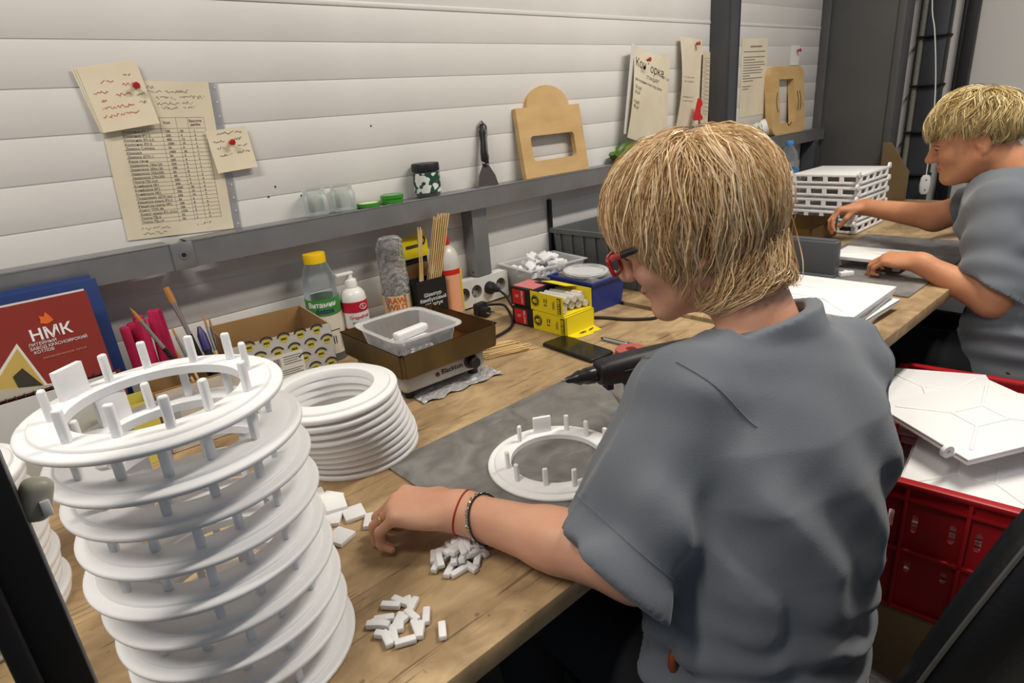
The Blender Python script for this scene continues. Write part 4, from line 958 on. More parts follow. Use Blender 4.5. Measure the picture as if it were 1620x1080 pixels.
def brush(base, tip, label, kind=0):
    d = Vector(tip)-Vector(base); L = d.length
    t = thing('paint_brush' if kind < 3 else 'marker_pen', label, 'paint brush' if kind < 3 else 'marker', base, d.to_track_quat('Z','Y').to_euler())
    t.rotation_euler = d.to_track_quat('Z','Y').to_euler()
    if kind == 3:
        tubeo('barrel', 'brush_black', [(0,0,0),(0,0,L*.78)], .0075, t, 12); tubeo('cap', 'marker_blue', [(0,0,L*.72),(0,0,L*.9),(0,0,L)], [.009,.0085,.003], t, 12); return t
    r = (.0038,.0042,.0026)[kind]
    tubeo('handle', 'brush_black' if kind != 2 else 'bamboo', [(0,0,0),(0,0,L*.3),(0,0,L*.62)], [r*.6,r,r*1.15], t, 10)
    tubeo('ferrule', 'ferrule', [(0,0,L*.60),(0,0,L*.75),(0,0,L*.88)], [r*1.1,r*1.05,r*(1.5 if kind == 1 else 1.0)], t, 10)
    tubeo('bristles', 'bristle', [(0,0,L*.87),(0,0,L*.95),(0,0,L)], [r*(1.45 if kind == 1 else .95),r*(1.5 if kind == 1 else .8),r*(1.3 if kind == 1 else .15)], t, 8)
    return t
brush((.272,1.250,TZ+.02), (.1895,1.300,.998), 'thin black paint brush with pointed bristles leaning far left', 0)
brush((.292,1.243,TZ+.02), (.2565,1.300,1.021), 'black flat paint brush with wide bristles standing tallest', 1)
brush((.268,1.235,TZ+.02), (.246,1.295,.945), 'slim grey brush handle standing among the brushes', 2)
brush((.302,1.212,TZ+.02), (.305,1.29,.955), 'short thin paint brush with pale handle in the carton', 2)
brush((.304,1.246,TZ+.02), (.316,1.295,.945), 'bare pale stick standing behind the short thin brush', 2)
brush((.2905,1.214,TZ+.02), (.2905,1.283,.935), 'dark marker with a blue cap standing in the carton', 3)
brush((.262,1.225,TZ+.01), (.232,1.245,.915), 'stubby pale brush handle at the carton edge', 2)

# black stand at the left edge
t = thing('black_stand', 'black square metal stand beside the tall ring stack', 'stand', (-.040, .49, TZ))
boxo('post', 'black_metal', (0,0,.30), (.034,.034,.60), t, .002); boxo('base_plate', 'black_metal', (-.03,.0,.004), (.11,.09,.008), t, .002)
boxo('side_rail', 'black_plastic', (-.014,-.024,.30), (.012,.014,.58), t, .002)
for z in (.05,.075): latheo('screw', 'ferrule', [(0,0),(.0022,0),(.0018,.001),(0,.0012)], t, 10, Matrix.Translation((.0172,.0,z)) @ Matrix.Rotation(PI/2,4,'Y'))
kb = boxo('clamp_knob', 'knob_grey', (.024,.012,.305), (.020,.016,.032), t, .0075, seg=4, rot=(0,rad(20),0)); boxo('button', 'pump_white', (.028,.003,.300), (.006,.003,.012), kb, .001)
tubeo('cable', 'black_plastic', smooth_path([(-.02,.0,.03),(-.06,.05,.04),(-.12,.10,.03),(-.25,.14,.004)],5), .003, t, 7)

# ================================================================== second bench
def cover_mesh(sx, sy, h, lugs=()):
    b = nb(); box(b, (0,0,h*.75), (sx, sy, h*.5), .0012, 2)
    for s in (-1,1):
        box(b, (s*(sx/2-.003),0,h*.42), (.006, sy-.002, h*.84), .001); box(b, (0,s*(sy/2-.003),h*.42), (sx-.002,.006,h*.84), .001)
    # mitred relief: inner rectangle and four diagonals
    ix, iy = sx*.13, sy*.13; z = h+.0002
    def bar(p, q, w=.007):
        d = Vector(q)-Vector(p); box(b, ((p[0]+q[0])/2,(p[1]+q[1])/2,z), (d.length,w,.004), .0014, 1, (0,0,math.atan2(d.y,d.x)))
    for s in (-1,1):
        bar((-ix,s*iy),(ix,s*iy)); bar((s*ix,-iy),(s*ix,iy))
        for r in (-1,1): bar((s*ix,r*iy),(s*sx*.40,r*sy*.40))
    for cx, cy, ax, ay in lugs:
        t = Matrix.Translation((cx, cy, h*.5)) @ Matrix.Rotation(math.atan2(ay,ax),4,'Z') @ Matrix.Rotation(PI/2,4,'X')
        lathe(b, [(.004,-.004),(.013,-.004),(.013,.004),(.004,.004)], 20, t @ Matrix.Translation((.016,.010,0)), closed=True)
        box(b, (cx+ax*.004, cy+ay*.004, h*.62), (.026,.009,h*.7), .002, 1, (0,0,math.atan2(ay,ax)))
    q = finish(b, 'cover_plate', 'white_plastic_part'); me = q.data; bpy.data.objects.remove(q); return me
def cover(me, loc, rot, label, group=None):
    t = thing('plastic_cover', label, 'plastic cover', loc, rot, group); mo('cover_plate', me, t); return t
CV = cover_mesh(.285, .285, .013)
for k, (x, y, rz) in enumerate(((1.515,.612,.10),(1.518,.604,-.04),(1.512,.610,.05),(1.506,.606,0.02))):
    cover(CV, (x, y, TZ+k*.0155), rz, ['lowest','second lowest','third','topmost'][k]+' white relief cover in the stack between the two workers', 'white covers stacked on the bench')
# cover being assembled, on feet
t = cover(cover_mesh(.155, .205, .010), (2.048, .652, TZ+.030), rad(1), 'white cover on short feet in front of the second worker')
for sx in (-1,1):
    for sy in (-1,1): latheo('foot', 'white_plastic_part', [(0,-.025),(.011,-.025),(.010,-.021),(.006,-.014),(.007,0),(0,0)], t, 16, Matrix.Translation((sx*.058,sy*.08,.004)))
b = nb(); box(b, (0,0,.007), (.042,.014,.014), .002, 2); box(b, (.012,.012,.006), (.012,.024,.012), .002, 2, (0,0,.4)); o = finish(b, 'clip_piece', 'white_plastic_part'); place(o, (1.885,.668,TZ+.0042), rad(-35)); tag(o, 'small white clip piece on the mat by the grey case', 'plastic piece')
t = thing('plastic_case', 'slate grey plastic case standing on edge beside the mat', 'case', (1.862, .83, TZ), rad(1))
boxo('shell', 'slate_plastic', (0,0,.056), (.036,.285,.108), t, .006, seg=3); boxo('base_lip', 'slate_plastic', (-.006,0,.006), (.05,.288,.012), t, .003); boxo('top_lip', 'slate_plastic', (0,0,.1105), (.03,.27,.004), t, .001)
b = nb(); tube(b, smooth_path([(-.020,.02,.05),(-.028,.02,.044),(-.028,.02,.03),(-.020,.02,.024)],4), .003, 8); finish(b, 'clasp', 'slate_plastic', t)
rust_tray('square rusty metal tray under the second worker\'s reaching hand', (2.315, 1.045, TZ), .27, .27, .068, rad(3))
# stack of framed trays with lugs
def frame_tray(loc, rz, label):
    t = thing('framed_tray', label, 'plastic tray', loc, rz, 'white framed trays in the stack')
    sx, sy, h = .285, .255, .036
    boxo('top_plate', 'white_plastic_part', (0,0,h-.005), (sx,sy,.010), t, .002)
    b = nb()
    for s in (-1,1):
        box(b, (0,s*(sy/2-.004),.0045), (sx,.008,.009), .0015); box(b, (s*(sx/2-.004),0,.0045), (.008,sy,.009), .0015)
        for k in range(5): box(b, (-sx/2+.010+(sx-.020)*k/4, s*(sy/2-.004), h/2), (.016,.0078,h-.006), .001, 1)
        for k in range(5): box(b, (s*(sx/2-.004), -sy/2+.010+(sy-.020)*k/4, h/2), (.0078,.016,h-.006), .001, 1)
    finish(b, 'side_frame', 'white_plastic_part', t)
    for sx_, sy_, a in ((-1,1,150),(1,-1,-20),(-1,-1,200)):
        b = nb(); lathe(b, [(.0035,-.004),(.011,-.004),(.011,.004),(.0035,.004)], 20, Matrix.Translation((sx_*(sx/2+.014), sy_*(sy/2-.004), h+.002)) @ Matrix.Rotation(PI/2,4,'X'), closed=True)
        box(b, (sx_*(sx/2+.002), sy_*(sy/2-.004), h-.004), (.026,.008,.012), .002, 2, (0,rad(-14*sx_),0)); finish(b, 'lug', 'white_plastic_part', t)
    return t
for k, (x, y, rz) in enumerate(((2.622,.991,.006),(2.621,.993,-.006),(2.623,.992,.004),(2.621,.991,-.004),(2.622,.993,.006))):
    frame_tray((x, y, TZ+.002+k*.0455), rz, ['bottom','second','third','fourth','top'][k]+' white framed tray'+(' of' if k in (0,4) else ' from the bench in')+' the lugged stack')
# water bottle
t = thing('water_bottle', 'clear water bottle with blue cap and blue label', 'bottle', (2.80, 1.285, TZ))
latheo('bottle_wall', 'clear_bottle', [(0,.004),(.03,0),(.040,.004),(.042,.02),(.040,.06),(.042,.075),(.042,.2),(.041,.225),(.034,.265),(.02,.295),(.0145,.30),(.0145,.31),(0,.31)], t, 36)
latheo('label', 'blue_label', [(.0424,.12),(.0424,.205),(.043,.205),(.043,.12)], t, 36, closed=True)
latheo('cap', 'cap_blue', [(.0155,.300),(.0162,.301),(.0162,.319),(.015,.321),(0,.321)], t, 28)

# ================================================================== red crate with covers, box below, chair
t = thing('cardboard_box', 'brown cardboard box on the floor under the red crate', 'box', (1.50, .212, 0), rad(8))
boxo('carton_body', 'cardboard_dark', (0,0,.132), (.60,.42,.264), t, .003); boxo('tape_label', 'paper_white', (-.3005,.10,.055), (.001,.045,.03), t)
boxo('top_flap', 'cardboard_dark', (-.1,0,.2655), (.4,.418,.003), t)
CR = thing('plastic_crate', 'red slotted plastic crate full of white covers', 'crate', (1.51, .213, .268), rad(8))
def crate_wall(L, H, M):
    # panel in local XZ with slots, ribs outside
    holes = []; n = 4
    for i in range(n):
        for dx in (-.03,.03):
            for z0, z1 in ((.185,.225),(.09,.115)):
                cx = -L/2+L*(i+.5)/n+dx; holes.append(rrect(cx-.005, z0, cx+.005, z1, .0045, 3))
    b = nb(); plate(b, [(-L/2,0),(L/2,0),(L/2,H),(-L/2,H)], holes, .004)
    for i in range(n+1): box(b, (-L/2+.004+(L-.008)*i/n, -.006, H/2), (.007,.013,H), .001)
    for z in (.005,.145,.262): box(b, (0,-.006,z), (L,.013,.008), .001)
    b.transform(M); return finish(b, 'side_wall', 'red_plastic', CR)
Lx, Ly, Hc = .60, .40, .292
crate_wall(Lx, Hc, Matrix.Translation((0,-Ly/2,0))); crate_wall(Lx, Hc, Matrix.Translation((0,Ly/2,0)) @ Matrix.Rotation(PI,4,'Z'))
crate_wall(Ly, Hc, Matrix.Translation((Lx/2,0,0)) @ Matrix.Rotation(PI/2,4,'Z')); crate_wall(Ly, Hc, Matrix.Translation((-Lx/2,0,0)) @ Matrix.Rotation(-PI/2,4,'Z'))
boxo('floor_panel', 'red_plastic', (0,0,.003), (Lx-.01,Ly-.01,.006), CR)
b = nb()
for s in (-1,1): box(b, (0,s*(Ly/2+.004),Hc), (Lx+.03,.022,.012), .004, 2); box(b, (s*(Lx/2+.004),0,Hc), (.022,Ly+.03,.012), .004, 2)
finish(b, 'rim', 'red_plastic', CR)
boxo('handle_slot', 'black_plastic', (Lx/2-.006,.0,.235), (.006,.12,.035), CR, .002)
CN = cover_mesh(.262, .235, .013)
CW = cover_mesh(.30, .235, .013, ((-.150,.085,-1,0),(-.150,-.085,-1,0)))
c8, s8 = math.cos(rad(8)), math.sin(rad(8)); rk = random.Random(4)
def crate_pt(x, y): return 1.51+x*c8-y*s8, .213+x*s8+y*c8
for col, cx in ((0,-.138),(1,.138)):
    for k in range(15 if col else 14):
        x, y = crate_pt(cx+rk.uniform(-.004,.004), rk.uniform(-.05,.05))
        cover(CN, (x, y, .276+k*.0186), (0,0,rad(8)+rk.uniform(-.012,.012)), ('white relief cover in the near stack' if not col else 'white relief cover in the far stack')+' inside the red crate', 'white covers in the red crate')
x, y = crate_pt(-.03,.02); cover(CW, (x, y, .592), (rad(2),rad(-2),rad(-30)), 'topmost white relief cover lying askew across the red crate')
x, y = crate_pt(.10,.10); cover(CW, (x, y, .5662), (0,0,rad(24)), 'white relief cover half hidden under the askew topmost one')

def office_chair(label, loc, rz, sdx=0., bz=.72, ba=.3):
    t = thing('office_chair', label, 'chair', loc, rz)
    boxo('seat', 'chair_black', (sdx,0,.412), (.40,.40,.06), t, .026, seg=4)
    # backrest: padded rounded panel, leaning back (towards local -y)
    b = nb(); nx, nz = 12, 14; g = {}
    for s in (0,1):
        for i in range(nx+1):
            for k in range(nz+1):
                u = i/nx*2-1; v = k/nz*2-1
                w = (1-.30*max(v,0)**2-.12*max(-v,0)**2)
                x = u*.205*w; z = v*.225*(1-.10*u*u)
                e = max(0, 1-max(abs(u),abs(v))**6)
                y = (.036*e**.5 if s == 0 else -.030*e**.5) - .05*(1-u*u)*.6
                g[s,i,k] = b.verts.new((x,y,z))
    for i in range(nx):
        for k in range(nz):
            b.faces.new((g[0,i,k],g[0,i,k+1],g[0,i+1,k+1],g[0,i+1,k])); b.faces.new((g[1,i,k],g[1,i+1,k],g[1,i+1,k+1],g[1,i,k+1]))
    bmesh.ops.remove_doubles(b, verts=list(b.verts), dist=.0008)
    M = Matrix.Translation((0,-.255,bz)) @ Matrix.Rotation(rad(14),4,'X')
    loop = []
    for i in range(nx+1): loop.append((i,0))
    for k in range(1,nz+1): loop.append((nx,k))
    for i in range(nx-1,-1,-1): loop.append((i,nz))
    for k in range(nz-1,0,-1): loop.append((0,k))
    pp = []
    for i, k in loop:
        u = i/nx*2-1; v = k/nz*2-1; w = (1-.30*max(v,0)**2-.12*max(-v,0)**2); pp.append(M @ Vector((u*.205*w, -.05*(1-u*u)*.6, v*.225*(1-.10*u*u))))
    b.transform(M); bk = finish(b, 'backrest', 'chair_black', t, angle=180)
    pp.append(pp[0]); tubeo('piping', 'piping', pp, .0024, bk, 6)
    tubeo('back_bracket', 'black_metal', [(0,-.12,.385),(0,-.235,.40),(0,-.275,.52),(0,-.30,.66)], .016, t, 8)
    tubeo('column', 'black_metal', [(sdx,0,.39),(sdx,0,.12)], .028, t, 14)
    for k in range(5):
        a = 2*PI*k/5+ba; tubeo('foot_spoke', 'black_plastic', [(sdx,0,.115),(sdx+.14*math.cos(a),.14*math.sin(a),.085),(sdx+.26*math.cos(a),.26*math.sin(a),.065)], [.024,.018,.014], t, 8)
        c = latheo('caster', 'black_plastic', [(0,-.02),(.022,-.02),(.026,-.012),(.026,.012),(.022,.02),(0,.02)], t, 16, Matrix.Translation((sdx+.26*math.cos(a),.26*math.sin(a),.027)) @ Matrix.Rotation(PI/2,4,'X'))
    return t
office_chair('black padded office chair behind the worker in the foreground', (.80, .30, 0), rad(-10), -.13, .755, .3+PI/5)
office_chair('black padded office chair under the second worker', (2.06, .26, 0), rad(0))

# ================================================================== people
class SDF:
    def __init__(s, lo, hi, h):
        s.lo = np.array(lo, float); s.h = h; s.n = (np.ceil((np.array(hi)-s.lo)/h).astype(int)+1)
        s.F = np.full(tuple(s.n), .05, np.float32)
    def sub(s, lo, hi):
        a = np.clip(np.floor((np.array(lo)-s.lo)/s.h).astype(int), 0, s.n); b = np.clip(np.ceil((np.array(hi)-s.lo)/s.h).astype(int)+1, 0, s.n)
        ax = [s.lo[i]+s.h*np.arange(a[i], b[i]) for i in range(3)]
        return tuple(slice(a[i], b[i]) for i in range(3)), np.meshgrid(*ax, indexing='ij')
    def put(s, sl, d, k, op='u'):
        if d.size == 0: return
        A = s.F[sl]; d = d.astype(np.float32)
        if op == 'u':
            if k > 0: hh = np.clip(.5+.5*(A-d)/k, 0, 1); s.F[sl] = A*(1-hh)+d*hh-k*hh*(1-hh)
            else: s.F[sl] = np.minimum(A, d)
        else:
            if k > 0: hh = np.clip(.5-.5*(A+d)/k, 0, 1); s.F[sl] = A*(1-hh)-d*hh+k*hh*(1-hh)
            else: s.F[sl] = np.maximum(A, -d)
    def cap(s, a, b, ra, rb=None, k=.012, op='u', flat=None):
        rb = ra if rb is None else rb; a = np.array(a, float); b = np.array(b, float); m = max(ra, rb)+.045
        sl, (X, Y, Z) = s.sub(np.minimum(a, b)-m, np.maximum(a, b)+m)
        d = b-a; L2 = max(d@d, 1e-9); t = np.clip(((X-a[0])*d[0]+(Y-a[1])*d[1]+(Z-a[2])*d[2])/L2, 0, 1)
        q = np.sqrt((X-a[0]-t*d[0])**2+(Y-a[1]-t*d[1])**2+(Z-a[2]-t*d[2])**2)
        s.put(sl, q-(ra+(rb-ra)*t), k, op)
    def ell(s, c, r, R=None, k=.012, op='u'):
        c = np.array(c, float); r = np.array(r, float); R = np.eye(3) if R is None else np.array(R); m = r.max()+.045
        sl, (X, Y, Z) = s.sub(c-m, c+m); P = [X-c[0], Y-c[1], Z-c[2]]
        q = [sum(R[j, i]*P[j] for j in range(3)) for i in range(3)]
        k0 = np.sqrt(sum((q[i]/r[i])**2 for i in range(3))); k1 = np.sqrt(sum((q[i]/r[i]**2)**2 for i in range(3)))
        s.put(sl, k0*(k0-1)/np.maximum(k1, 1e-6), k, op)
    def loft(s, secs, k=.02, p=2.4, cap=True):
        S = np.array(secs, float); zz = S[:, 2]; m = S[:, 3].max()+.08
        lo = [S[:, 0].min()-m, S[:, 1].min()-m, zz[0]-.03]; hi = [S[:, 0].max()+m, S[:, 1].max()+m, zz[-1]+.03]
        sl, (X, Y, Z) = s.sub(lo, hi)
        if X.size == 0: return
        zl = Z[0, 0, :]; I = lambda j: np.interp(zl, zz, S[:, j])[None, None, :]
        a_ = np.radians(I(5)); u = (X-I(0))*np.cos(a_)+(Y-I(1))*np.sin(a_); v = -(X-I(0))*np.sin(a_)+(Y-I(1))*np.cos(a_)
        A, B = I(3), I(4); d = ((np.abs(u/A)**p+np.abs(v/B)**p)**(1/p)-1)*np.minimum(A, B)
        d = np.maximum(d, np.maximum(zz[0]-Z, Z-zz[-1])); s.put(sl, d, k)
    def plane_cut(s, c, n, lo, hi, soft=0.):
        """remove material on the +n side of the plane inside a box"""
        n = np.array(n, float); n /= np.linalg.norm(n); sl, (X, Y, Z) = s.sub(lo, hi)
        d = (X-c[0])*n[0]+(Y-c[1])*n[1]+(Z-c[2])*n[2]; s.F[sl] = np.maximum(s.F[sl], d.astype(np.float32))
    def disp(s, fn):
        sl, G = s.sub(s.lo, s.lo+s.h*(s.n-1)); m = np.abs(s.F) < .03; X, Y, Z = G
        s.F[m] += fn(X[m], Y[m], Z[m]).astype(np.float32)
    def mesh(s, name, iters=2):
        F = s.F; I = F < 0
        nx, ny, nz = F.shape
        cnt = np.zeros((nx-1, ny-1, nz-1), np.int8)
        for dx in (0, 1):
            for dy in (0, 1):
                for dz in (0, 1): cnt += I[dx:nx-1+dx, dy:ny-1+dy, dz:nz-1+dz]
        cells = np.argwhere((cnt > 0) & (cnt < 8)); idx = -np.ones(cnt.shape, np.int64); idx[tuple(cells.T)] = np.arange(len(cells))
        acc = np.zeros((len(cells), 3)); wt = np.zeros(len(cells))
        cor = [(x, y, z) for x in (0, 1) for y in (0, 1) for z in (0, 1)]
        for i in range(8):
            for j in range(i+1, 8):
                if sum(abs(np.array(cor[i])-np.array(cor[j]))) != 1: continue
                a = F[tuple((cells+cor[i]).T)]; b = F[tuple((cells+cor[j]).T)]; m = (a < 0) != (b < 0)
                t = np.where(m, a/np.where(m, a-b, 1), 0); p = np.array(cor[i])+t[:, None]*(np.array(cor[j])-np.array(cor[i]))
                acc[m] += p[m]; wt[m] += 1
        V = s.lo+s.h*(cells+acc/wt[:, None])
        Q = []
        for ax in range(3):
            b_, c_ = [(1, 2), (2, 0), (0, 1)][ax]
            sl0 = [slice(None)]*3; sl1 = [slice(None)]*3; sl0[ax] = slice(0, -1); sl1[ax] = slice(1, None)
            A = I[tuple(sl0)]; B = I[tuple(sl1)]; E = np.argwhere(A != B)
            E = E[(E[:, b_] > 0) & (E[:, c_] > 0) & (E[:, b_] < F.shape[b_]-1) & (E[:, c_] < F.shape[c_]-1)]
            fl = A[tuple(E.T)]
            def g(db, dc):
                q = E.copy(); q[:, b_] -= db; q[:, c_] -= dc; return idx[tuple(q.T)]
            q = np.stack([g(1, 1), g(0, 1), g(0, 0), g(1, 0)], 1); q[~fl] = q[~fl][:, ::-1]; Q.append(q)
        Q = np.concatenate(Q); Q = Q[(Q >= 0).all(1)]
        for _ in range(iters):     # light smoothing
            nb_ = np.zeros_like(V); c = np.zeros(len(V))
            for a, b in ((0, 1), (1, 2), (2, 3), (3, 0)):
                np.add.at(nb_, Q[:, a], V[Q[:, b]]); np.add.at(c, Q[:, a], 1); np.add.at(nb_, Q[:, b], V[Q[:, a]]); np.add.at(c, Q[:, b], 1)
            V = .5*V+.5*nb_/np.maximum(c, 1)[:, None]
        me = bpy.data.meshes.new(name); me.from_pydata(V.tolist(), [], Q.tolist()); me.update(); return me
def mface(me, name, m, parent):
    o = link(me, name, m, parent, True, 180); o.location = (-parent.location.x, -parent.location.y, -parent.location.z); return o
def bface(b, name, m, parent, **k):
    o = finish(b, name, m, parent, **k); o.location = (-parent.location.x, -parent.location.y, -parent.location.z); return o
def hframe(yd, pitch, roll=0):
    f = np.array([yd[0], yd[1], 0.]); f /= np.linalg.norm(f); p = rad(pitch); z = np.array([0, 0, 1.])
    ey = f*math.cos(p)-z*math.sin(p); ez = f*math.sin(p)+z*math.cos(p); ex = np.cross(ey, ez); r = rad(roll)
    return np.array([ex*math.cos(r)+ez*math.sin(r), ey, -ex*math.sin(r)+ez*math.cos(r)]).T

def head(S, C, R, sc=1., heavy=0.):
    H = lambda x, y, z: np.array(C)+sc*(R @ np.array((x, y, z)))
    e = lambda c, r, k=.012, op='u', Rl=None: S.ell(H(*c), np.array(r)*sc, R if Rl is None else R @ Rl, k*sc, op)
    c_ = lambda a, b, ra, rb, k=.012, op='u': S.cap(H(*a), H(*b), ra*sc, rb*sc, k*sc, op)
    e((0,-.012,.030), (.075,.096,.085)); e((0,.026,-.040), (.060+heavy*.006,.062,.078), .03)
    for s in (-1, 1):
        c_((s*.050,-.002,-.055), (s*.018,.066,-.096), .024+heavy*.006, .018+heavy*.004, .02)
        e((s*.036,.060,-.032), (.028,.026,.026), .02); c_((s*.012,.084,.018), (s*.042,.070,.018), .009, .008, .012)
        e((s*.033,.089,.002), (.017,.011,.010), .008, 's'); e((s*.0335,.079,.0015), (.0135,.0125,.0125), .003)
        e((s*.011,.100,-.036), (.008,.010,.008), .008)
        e((s*.077,-.014,-.012), (.009,.019,.031), .005); e((s*.086,-.010,-.008), (.006,.010,.018), .004, 's'); e((s*.078,-.012,-.040), (.007,.009,.010), .006)
    c_((0,.086,.016), (0,.106,-.027), .0075, .0105, .012); e((0,.110,-.033), (.0105,.011,.010), .008)
    e((0,.088,-.0605), (.021,.009,.0055), .006); e((0,.086,-.0705), (.018,.009,.0060), .006); e((0,.0985,-.0655), (.022,.006,.0012), .004, 's')
    e((0,.072,-.098), (.022,.020,.018), .018)
    if heavy: e((0,.030,-.098), (.040,.045,.022), .025)
    return H

def hand(S, W, d, n, side, k=None, curl=((.72,-.69),(.05,-1.),(-.9,-.25)), L=1., thumb=((.030,.026,0),(.058,.044,-.016),(.076,.036,-.036)), spread=1.):
    """W wrist, d hand direction, n back-of-hand normal, side=+1 thumb lies towards cross(d,n)"""
    W = np.array(W, float); d = np.array(d, float); d /= np.linalg.norm(d); n = np.array(n, float); n -= d*(n@d); n /= np.linalg.norm(n); w = np.cross(d, n)*side
    R = np.array([w, d, n]).T
    S.ell(W+d*.045*L-n*.002, (.038*L, .050*L, .0155*L), R, .012); S.cap(W-d*.01, W+d*.03, .0225, .02, .02)
    tips = []
    for off, fl, r, back in ((.029, .95, .0086, -.004), (.0105, 1.05, .0090, .002), (-.0095, 1.0, .0086, 0), (-.028, .80, .0076, -.008)):
        K = W+d*(.083+back)*L+w*off*L+n*.002
        S.cap(W+d*.03*L+w*off*.6*L, K, .0125*L, .0100*L, .010)
        p = K; rr = r; sp = w*off*.35*spread
        for j, ((cd, cn), seg) in enumerate(zip(curl, (.042, .025, .019))):
            v = d*cd+n*cn+sp*(2 if j == 0 else 0); v /= np.linalg.norm(v); q = p+v*seg*fl*L
            S.cap(p, q, rr*L, rr*.90*L, .004); p = q; rr *= .90
        tips.append((K, p))
    T0 = [W+d*a*L+w*b*L+n*c*L for a, b, c in thumb]
    S.cap(W+d*.012*L+w*.012*L, T0[0], .014*L, .0125*L, .012); S.cap(T0[0], T0[1], .0118*L, .0100*L, .006); S.cap(T0[1], T0[2], .0100*L, .0082*L, .004)
    return R, tips

def hair(parent, name, mt, C, R, sc, N, Ng, root_ok, zend, crown, seed, curl=.0, off=(.004,.026), strand=.0009, grav=.55, K=14, ctr=(0,-.014,.030), base=(.077,.099,.087), flick=0., hug=.12, zfree=-.03, jit=.012, neck=None):
    """strands combed from the crown over the skull down to an end line zend(azimuth); children clump round guide strands"""
    rg = np.random.RandomState(seed); g = R.T @ np.array([0, 0, -1.]); ctr = np.array(ctr); base = np.array(base)
    crown = np.array(crown)/np.linalg.norm(crown); roots = []
    while len(roots) < Ng:
        u = rg.normal(size=3); u /= np.linalg.norm(u); p = u*base
        if root_ok(p+ctr) and np.linalg.norm(u-crown) > .10: roots.append(p)
    P = np.array(roots); n = len(P); paths = [P.copy()]; o_ = rg.uniform(off[0], off[1], n); ph = 2.6*np.sin(P[:, 0]*38+1.)+2.2*np.sin(P[:, 1]*34+P[:, 2]*27)+rg.normal(0, .5, n); swirl = rg.normal(0, .10, (n, 3)); D = None; step = .0075
    frq = rg.uniform(.7, 1.3, n); stop = np.full(n, 40)
    for k in range(40):
        f = k/40; nrm = P/base**2; nrm /= np.linalg.norm(nrm, axis=1)[:, None]
        cp = crown*base; t = P-cp; t -= nrm*(t*nrm).sum(1)[:, None]; t /= np.linalg.norm(t, axis=1)[:, None]+1e-6
        sd = np.cross(nrm, t); low = np.clip((zfree+.03-(P[:, 2]+ctr[2]))/.07, 0, 1)[:, None]
        v = t*(1-.6*low)+g*(grav+.8*low)+swirl*.5+curl*np.sin(ph+k*.45*frq)[:, None]*sd+flick*low*(nrm*.9+sd*np.sin(ph)[:, None]*.6)
        v /= np.linalg.norm(v, axis=1)[:, None]; D = v if D is None else .6*D+.4*v; D = D/np.linalg.norm(D, axis=1)[:, None]
        P = P+D*step; B = base+(o_*min(1, .35+k*.09))[:, None]; q = np.linalg.norm(P/B, axis=1)[:, None]
        h_ = hug+(.88-hug)*low; P = np.where(q < 1, P/q, P/q*(1+(q-1)*h_))
        if neck is not None:
            a_, b_ = np.array(neck[0])-ctr, np.array(neck[1])-ctr; dv = b_-a_; tt = np.clip(((P-a_) @ dv)/(dv @ dv), 0, 1)[:, None]; cpt = a_+tt*dv; dd_ = P-cpt; ln = np.linalg.norm(dd_, axis=1)[:, None]; rr_ = neck[2]+.003+o_[:, None]*.3
            P = np.where(ln < rr_, cpt+dd_/np.maximum(ln, 1e-6)*rr_, P)
        paths.append(P.copy()); az = np.degrees(np.arctan2(np.abs(P[:, 0]), P[:, 1]+ctr[1])); ze = zend(az, P[:, 0])+rg.normal(0, jit, n)
        stop = np.where((P[:, 2]+ctr[2] < ze) & (stop == 40) & (k > 3), k+1, stop)
    A = np.stack(paths, 1); G = np.zeros((n, K, 3))
    for i in range(n):
        tt = np.linspace(0, stop[i], K)
        for c in range(3): G[i, :, c] = np.interp(tt, np.arange(41), A[i, :, c])
    gi = rg.randint(0, n, N); t = np.linspace(0, 1, K)[None, :, None]
    o0 = rg.normal(0, .0066, (N, 1, 3)); o1 = rg.normal(0, .0038, (N, 1, 3)); wob = .0010*np.sin(t*8+rg.uniform(0, 6.28, (N, 1, 3)))
    X = G[gi]+o0*(1-t)**.8+o1*t+wob*t
    q = np.linalg.norm(X/(base+.0015), axis=2, keepdims=True); X = np.where((q < 1) & (X[..., 2:]+ctr[2] > zfree), X/q, X)
    X = (X+ctr)*sc; Wd = np.array(C)+X @ R.T
    T_ = np.gradient(Wd, axis=1); T_ /= np.linalg.norm(T_, axis=2, keepdims=True)+1e-9
    ref = rg.normal(size=(N, 1, 3)); U = np.cross(T_, ref); U /= np.linalg.norm(U, axis=2, keepdims=True)+1e-9; V_ = np.cross(T_, U)
    pr = strand*rg.uniform(.6, 1.4, (N, 1))*np.interp(np.linspace(0, 1, K), [0, .15, .7, 1], [.7, 1, .8, .12])[None]
    VV = np.stack([Wd+pr[..., None]*U, Wd-pr[..., None]*U], 2).reshape(-1, 3)
    bi = (np.arange(N)[:, None]*K*2+np.arange(K-1)[None, :]*2); F = np.stack([bi, bi+1, bi+3, bi+2], -1).reshape(-1, 4); me = bpy.data.meshes.new(name)
    me.vertices.add(len(VV)); me.vertices.foreach_set('co', VV.astype(np.float32).ravel())
    me.loops.add(F.size); me.loops.foreach_set('vertex_index', F.astype(np.int32).ravel())
    me.polygons.add(len(F)); me.polygons.foreach_set('loop_start', np.arange(0, F.size, 4, dtype=np.int32)); me.update(calc_edges=True); me.validate()
    tg = rg.uniform(.2, .9, n); tone = np.clip(tg[gi]+rg.normal(0, .16, N), 0, 1); at = me.attributes.new('tone', 'FLOAT', 'POINT')
    at.data.foreach_set('value', np.repeat(tone, K*2).astype(np.float32))
    o = mface(me, name, mt, parent); o['kind'] = 'stuff'; return o

